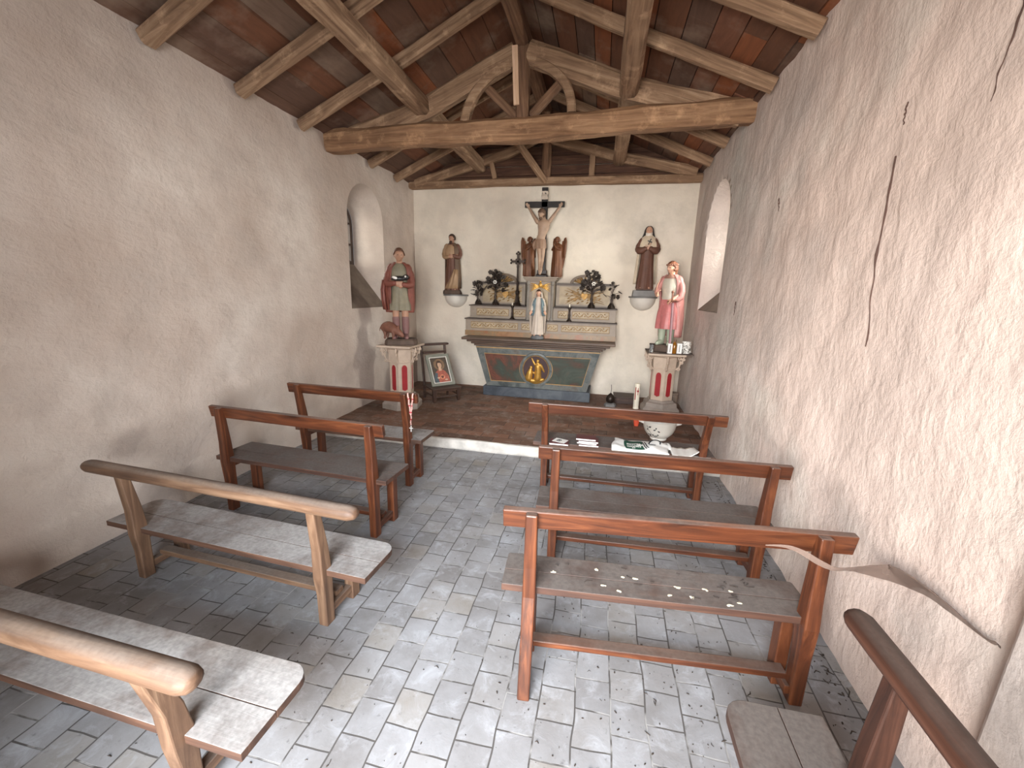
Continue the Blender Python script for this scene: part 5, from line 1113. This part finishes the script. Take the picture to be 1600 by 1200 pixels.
vl = thing('votive_light', 'small red votive glass on the floor beside the white jardiniere', 'votive light', (.50, 5.10, .11)); m = MB(); m.lathe([(.026, 0), (.034, .05), (.037, .10), (.033, .10), (.028, .02), (.001, .015)], n=20); ob('glass', m, simple('votive_red', lin(226, 96, 70), .25, 0, .1), vl, smooth=True); m = MB(); m.lathe([(.026, .02), (.029, .07), (.001, .072)], n=16); ob('wax', m, WAX, vl)
# on the slab in front of the saint in pink
zt = .9485
bt = thing('amber_bottle', 'amber glass bottle between white cartons at the feet of the saint in pink', 'bottle', (.93, 5.635, zt)); m = MB(); m.lathe([(.026, 0), (.029, .006), (.029, .10), (.022, .125), (.013, .14), (.013, .155)], n=20); ob('glass', m, simple('amber_glass', lin(132, 84, 22), .15, 0, .1), bt, smooth=True); m = MB(); m.lathe([(.015, .153), (.015, .175), (.001, .176)], n=16); ob('cap', m, simple('bottle_cap', lin(88, 54, 30), .4), bt)
CARD = paint('carton_white', lin(228, 226, 222), .04, .6)
for x, y, rz_, w_, h_, lb in ((.872, 5.605, .1, .055, .125, 'white carton left of the amber bottle'), (.995, 5.645, -.2, .060, .130, 'white carton right of the amber bottle')):
    o = thing('carton', lb, 'carton', (x, y, zt), rz_, 'white cartons on the pedestal'); m = MB(); m.box(-w_ / 2, w_ / 2, -.018, .018, 0, h_); ob('carton_body', m, CARD, o, bevel=.002); m = MB(); m.box(-.004, .004, -.020, -.0175, .02, h_ - .02); ob('print_line', m, paint('carton_print', lin(120, 118, 116), .1), o)
gl = thing('glass_cruet', 'small clear glass with dark rim at the left corner of the right pedestal', 'glass', (.655, 5.645, zt)); m = MB(); m.lathe([(.024, 0), (.026, .01), (.022, .05), (.030, .11), (.028, .11), (.019, .05), (.001, .02)], n=20); ob('glass_body', m, GLM, gl, smooth=True); m = MB(); m.lathe([(.031, .098), (.032, .112), (.027, .112), (.027, .098)], n=20); ob('rim', m, METAL, gl)
m = MB(); R = []
for k in range(11):
    z = .0 + .155 * k / 10
    R.append([((.050 + .012 * noise.noise(Vector((i * .9, k * .8, 3)))) * cos(2 * pi * i / 18) * (1 + .18 * sin(5 * 2 * pi * i / 18 + k)), (.038 + .010 * noise.noise(Vector((i * .7, k * .9, 8)))) * sin(2 * pi * i / 18), z) for i in range(18)])
m.rings(R)
t = NT('crumpled_foil'); v = t.coord(); foil = t.fin(t.ramp(t.noise(v, 26, 4, .6, 1.5), [(.42, lin(70, 64, 58)), (.5, lin(206, 202, 194)), (.6, lin(236, 234, 228))]), .5)
o = ob('crumpled_wrapper', m, foil, smooth=True, loc=(1.085, 5.70, zt)); tag(o, 'crumpled white and grey wrapper at the right corner of the right pedestal', 'wrapper')
o = thing('dark_pot', 'small dark pot behind the crumpled wrapper on the right pedestal', 'pot', (1.12, 5.83, zt)); m = MB(); m.lathe([(.03, 0), (.036, .05), (.030, .09), (.034, .10), (.001, .09)], n=16); ob('pot_body', m, METAL, o, smooth=True)

# ------------------------------------------------------------------ booklets, bag and papers on the altar-end bench of the right row
BZ = .448
def at(x, y): c, s = cos(.013), sin(.013); return x, y
PAGE = paint('pages', lin(234, 230, 222), .03, .7); COVM = paint('booklet_cover_maroon', lin(92, 44, 48), .15, .5); COVD = paint('booklet_cover_dark', lin(70, 50, 44), .15, .5)
def booklet(x, y, z, rz_, w_, d_, t_, cov, lb, grp=None):
    o = thing('booklet', lb, 'booklet', (x, y, z), rz_, grp); m = MB(); m.box(-w_ / 2, w_ / 2, -d_ / 2, d_ / 2, .0015, t_ - .0015); ob('pages', m, PAGE, o)
    m = MB(); m.box(-w_ / 2 - .001, w_ / 2 + .002, -d_ / 2 - .002, d_ / 2 + .002, 0, .0015); m.box(-w_ / 2 - .001, w_ / 2 + .002, -d_ / 2 - .002, d_ / 2 + .002, t_ - .0015, t_); ob('cover', m, cov, o); return o
names = ['lowest', 'second from below', 'third from below', 'topmost']
for k in range(4): booklet(-.045 + (.012, .0, .008, -.012)[k], 3.33 + (.0, .004, -.006, .0)[k], BZ + .0165 * k, (.03, -.06, .02, .01)[k], .155, .105, .0145, COVM, 'maroon booklet with white page edges, %s in the stack' % names[k], 'stack of booklets on the bench')
booklet(-.272, 3.30, BZ, .02, .15, .11, .0145, COVM, 'maroon booklet lying flat under the white card')
cd_ = thing('card', 'white card printed with a dark round emblem, lying on a booklet', 'card', (-.265, 3.315, BZ + .016), -.35); m = MB(); m.box(-.055, .055, -.045, .045, 0, .0012); ob('card_sheet', m, PAGE, cd_)
m = MB(); m.rings([[(a * cos(2 * pi * i / 24) * .8 - .01, a * sin(2 * pi * i / 24), z) for i in range(24)] for a, z in ((.026, .0012), (.026, .0018), (.018, .0018), (.018, .0012))], cap=False); m.box(-.018, -.002, -.010, .012, .0012, .0018); ob('emblem', m, simple('ink_dark', lin(50, 54, 62), .6), cd_)
bag = thing('cloth_bag', 'crumpled white cloth bag with a green printed label lying on the bench seat', 'bag', (.385, 3.35, BZ), .02)
def bagz(u, v): return .012 + .030 * (1 - min(1, (abs(u) / .27) ** 3)) * (1 - min(1, (abs(v) / .125) ** 3)) + .010 * noise.noise(Vector((u * 13, v * 15, 2))) + .022 * exp(-((u + .20) / .06) ** 2) + .018 * exp(-((u - .10) / .05) ** 2)
def bagp(u, v, o=0): return (u + .02 * sin(v * 20), v + .012 * sin(u * 14), max(.003, bagz(u, v)) + o)
m = MB(); n1, n2 = 40, 20; top = [[bagp(-.22 + .43 * i / n1, -.115 + .23 * j / n2) for i in range(n1 + 1)] for j in range(n2 + 1)]
m.rings(top, cap=False, closed=False); m.rings([[(p[0], p[1], .001) for p in r_] for r_ in top], cap=False, closed=False)
edge = top[0] + [r_[-1] for r_ in top[1:]] + top[-1][::-1][1:] + [r_[0] for r_ in top[::-1][1:-1]]
m.rings([edge, [(p[0], p[1], .001) for p in edge]], cap=False); BAGM = paint('bag_cloth', lin(226, 224, 218), .05, .8); ob('bag_cloth', m, BAGM, bag, smooth=True)
GREEN = paint('bag_green', lin(24, 74, 56), .1, .7); INK = paint('bag_ink', lin(40, 44, 46), .1, .7)
def decal(u0, u1, v0, v1, o, skew=0, n=10):
    k = MB(); k.rings([[bagp(u0 + (u1 - u0) * i / n + skew * j / 4, v0 + (v1 - v0) * j / 4, o) for i in range(n + 1)] for j in range(5)], cap=False, closed=False); return k
lab = ob('green_label', decal(-.11, .035, -.10, .065, .0015, -.05), GREEN, bag, solid=.0006)
k = MB(); r = random.Random(3)
for row, v0 in enumerate((-.035, -.075)):
    u = -.105 + row * .012
    for c in range(8):
        q = decal(u, u + .007, v0, v0 + .024, .0022, -.010, 2); k.add(q.v, q.f)
        q = decal(u + .002, u + .010, v0 + (.010 if c % 2 else .018), v0 + (.015 if c % 2 else .023), .0022, -.002, 2); k.add(q.v, q.f); u += .0135
ob('pale_lettering', k, BAGM, lab, solid=.0004)
k = MB()
for u0 in (.045, .062): q = decal(u0, u0 + .009, -.09, .06, .0015, -.06); k.add(q.v, q.f)
ob('dark_stripe', k, INK, bag, solid=.0006)
k = MB(); P_ = [bagp(.10 + .042 * cos(a), .0 + .05 * sin(a), .003) for a in [2 * pi * i / 20 for i in range(17)]]; k.tube(P_, .006, 6, flat=.4); ob('round_mark', k, INK, bag, smooth=True)
hd = MB(); hd.tube([bagp(.17, .08, .002), (.20, .105, .03), (.215, .07, .04), (.222, .02, .03), (.215, -.01, .022)], .010, 8, flat=.25); ob('bag_handle', hd, BAGM, bag, smooth=True)
ns = MB(); R = []
for j in range(9): R.append([(-.095 + .185 * i / 12, -.10 + .2 * j / 8, .004 + .006 * sin(i * .8) ** 2 + .055 * max(0, (i - 6) / 6) ** 2 * (1 - j / 12)) for i in range(13)])
ns.rings(R, cap=False, closed=False); o = ob('newspaper', ns, PAGE, smooth=True, solid=.0015, loc=(.697, 3.30, BZ + .014)); tag(o, 'white folded paper with an upturned corner right of the cloth bag', 'paper')
o = MB(); o.box(-.09, .09, -.06, .06, 0, .002); o = ob('leaflet', o, paint('leaflet_grey', lin(196, 190, 184), .05), loc=(.795, 3.225, BZ + .004), rotz=-.1); tag(o, 'flat pale leaflet at the right end of the bench seat', 'leaflet')

# ------------------------------------------------------------------ rosary, cobwebs, floor litter
ro = thing('rosary', 'beaded rosary with small pale cross hanging over the end of a backrest', 'rosary', (-1.455, 3.035, .835))
BEAD = paint('rosary_bead', lin(206, 160, 150), .25, .3); BEADR = paint('rosary_bead_red', lin(170, 52, 60), .2, .3)
m = MB(); mr = MB()
for s in (-1, 1):
    for k in range(16):
        t_ = k / 15; (mr if k % 5 == 4 else m).ell((s * .022 * (1 - t_ * .85), -.006 - .004 * sin(k), .004 - .165 * t_), (.0075,) * 3, 8, 6)
for k in range(7): (mr if k == 3 else m).ell((.003 * sin(k), -.006, -.172 - .013 * k), (.006,) * 3, 8, 6)
ob('beads', m, BEAD, ro, smooth=True); ob('red_beads', mr, BEADR, ro, smooth=True)
m = MB(); m.box(-.004, .004, -.009, -.004, -.315, -.262); m.box(-.016, .016, -.009, -.004, -.288, -.280); ob('small_cross', m, simple('silvered', lin(216, 210, 202), .35, .3), ro, bevel=.001)

WEB = NT('cobweb'); WEB.bsdf.inputs['Alpha'].default_value = .62; WEBM = WEB.fin(lin(136, 114, 102), .95); WEBD = simple('sooty_cobweb', lin(84, 62, 54), .95)
m = MB(); K = interp([[.647, 1.545, .772, .003], [.71, 1.54, .780, .008], [.765, 1.54, .765, .012], [.822, 1.54, .735, .013], [.877, 1.545, .714, .012], [.96, 1.60, .690, .014], [1.06, 1.68, .650, .030], [1.15, 1.70, .636, .055], [1.178, 1.60, .660, .060], [1.180, 1.48, .676, .048], [1.180, 1.38, .682, .026], [1.178, 1.32, .688, .010], [1.165, 1.28, .712, .006], [1.14, 1.245, .726, .003]], 4)
m.tube([k[:3] for k in K], [max(.002, k[3]) * (1 + .15 * noise.noise(Vector((i * .7, 0, 0)))) for i, k in enumerate(K)], 10, flat=.14, up=(1, 0, .2))
tag(ob('cobweb', m, WEBM, smooth=True), 'dusty cobweb strand slung from the front right bench to the wall', 'cobweb')
def wallx(y, z):
    d = noise.noise(Vector((y * 1.1, z * 1.1, 7.7))) * .015 * 1.6 + noise.noise(Vector((y * 4.5, z * 4.5, 16.7))) * .012 + noise.noise(Vector((y * 11 + z * 5, z * 9, 12.7))) * .0057
    return XR + d - .004
def drip(y0, z0, y1, z1, r0, lb):
    m = MB(); n = 26; pts = []; rad = []
    for k in range(n + 1):
        t_ = k / n; y = y0 + (y1 - y0) * t_ + .012 * noise.noise(Vector((t_ * 6, y0, 0))); z = z0 + (z1 - z0) * t_
        pts.append((wallx(y, z), y, z)); rad.append(r0 * .6 * (.35 + 1.1 * max(0, noise.noise(Vector((t_ * 9, y0 * 3, 4)))) + .5 * (1 - t_)))
    m.tube(pts, rad, 6); tag(ob('cobweb', m, WEBD, smooth=True), lb, 'cobweb')
drip(2.29, 2.27, 2.245, 1.45, .008, 'longest sooty cobweb thread hanging down the right wall')
drip(1.80, 2.60, 1.82, 2.30, .005, 'sooty cobweb thread near the top right of the right wall')
drip(2.26, 2.47, 2.27, 2.39, .006, 'short sooty cobweb tuft above the longest thread on the right wall')
drip(3.55, 2.36, 3.53, 2.27, .007, 'sooty cobweb tuft high on the middle of the right wall')
drip(4.30, 1.62, 4.32, 1.50, .007, 'sooty cobweb tuft below the right window niche')

# litter of twigs, flakes and droppings on the tiles, densest along the right wall
m = MB(); r = random.Random(77)
def crumb(x, y, z, s):
    a = r.uniform(0, pi); k = r.random()
    if k < .22:
        s *= .8
        L = s * r.uniform(.8, 2.2); b = r.uniform(-.6, .6); m.tube([(x, y, z + s * .2), (x + L * cos(a), y + L * sin(a), z + s * .35), (x + L * 1.7 * cos(a + b), y + L * 1.7 * sin(a + b), z + s * .2)], [s * .16, s * .24, s * .10], 5)
    else: m.ell((x, y, z + s * .12), (s * (.25 + .5 * r.random()), s * .28, s * .16), 6, 4, Matrix.Rotation(a, 3, 'Z'))
for i in range(1500):
    y = .5 + 3.4 * r.random() ** 2.0; x = r.gauss(.45, .5) if r.random() < .6 else r.uniform(-1.6, 1.1)
    if -2.6 < x < 1.13 and all(abs(x - a) > .085 or abs(y - b) > .09 for a, b in LEGS): crumb(x, y, 0, r.uniform(.003, .012))
for i in range(220):
    x = XR - .05 - abs(r.gauss(0, .05)); y = 1.3 + 2.6 * r.random()
    if all(abs(x - a) > .06 or abs(y - b) > .07 for a, b in LEGS): crumb(x, y, 0, r.uniform(.006, .018))
tag(ob('floor_litter', m, simple('litter', lin(58, 48, 40), .95, 0, .4, 60)), 'dark crumbs, twigs and flakes scattered over the floor tiles', 'litter', kind='stuff')
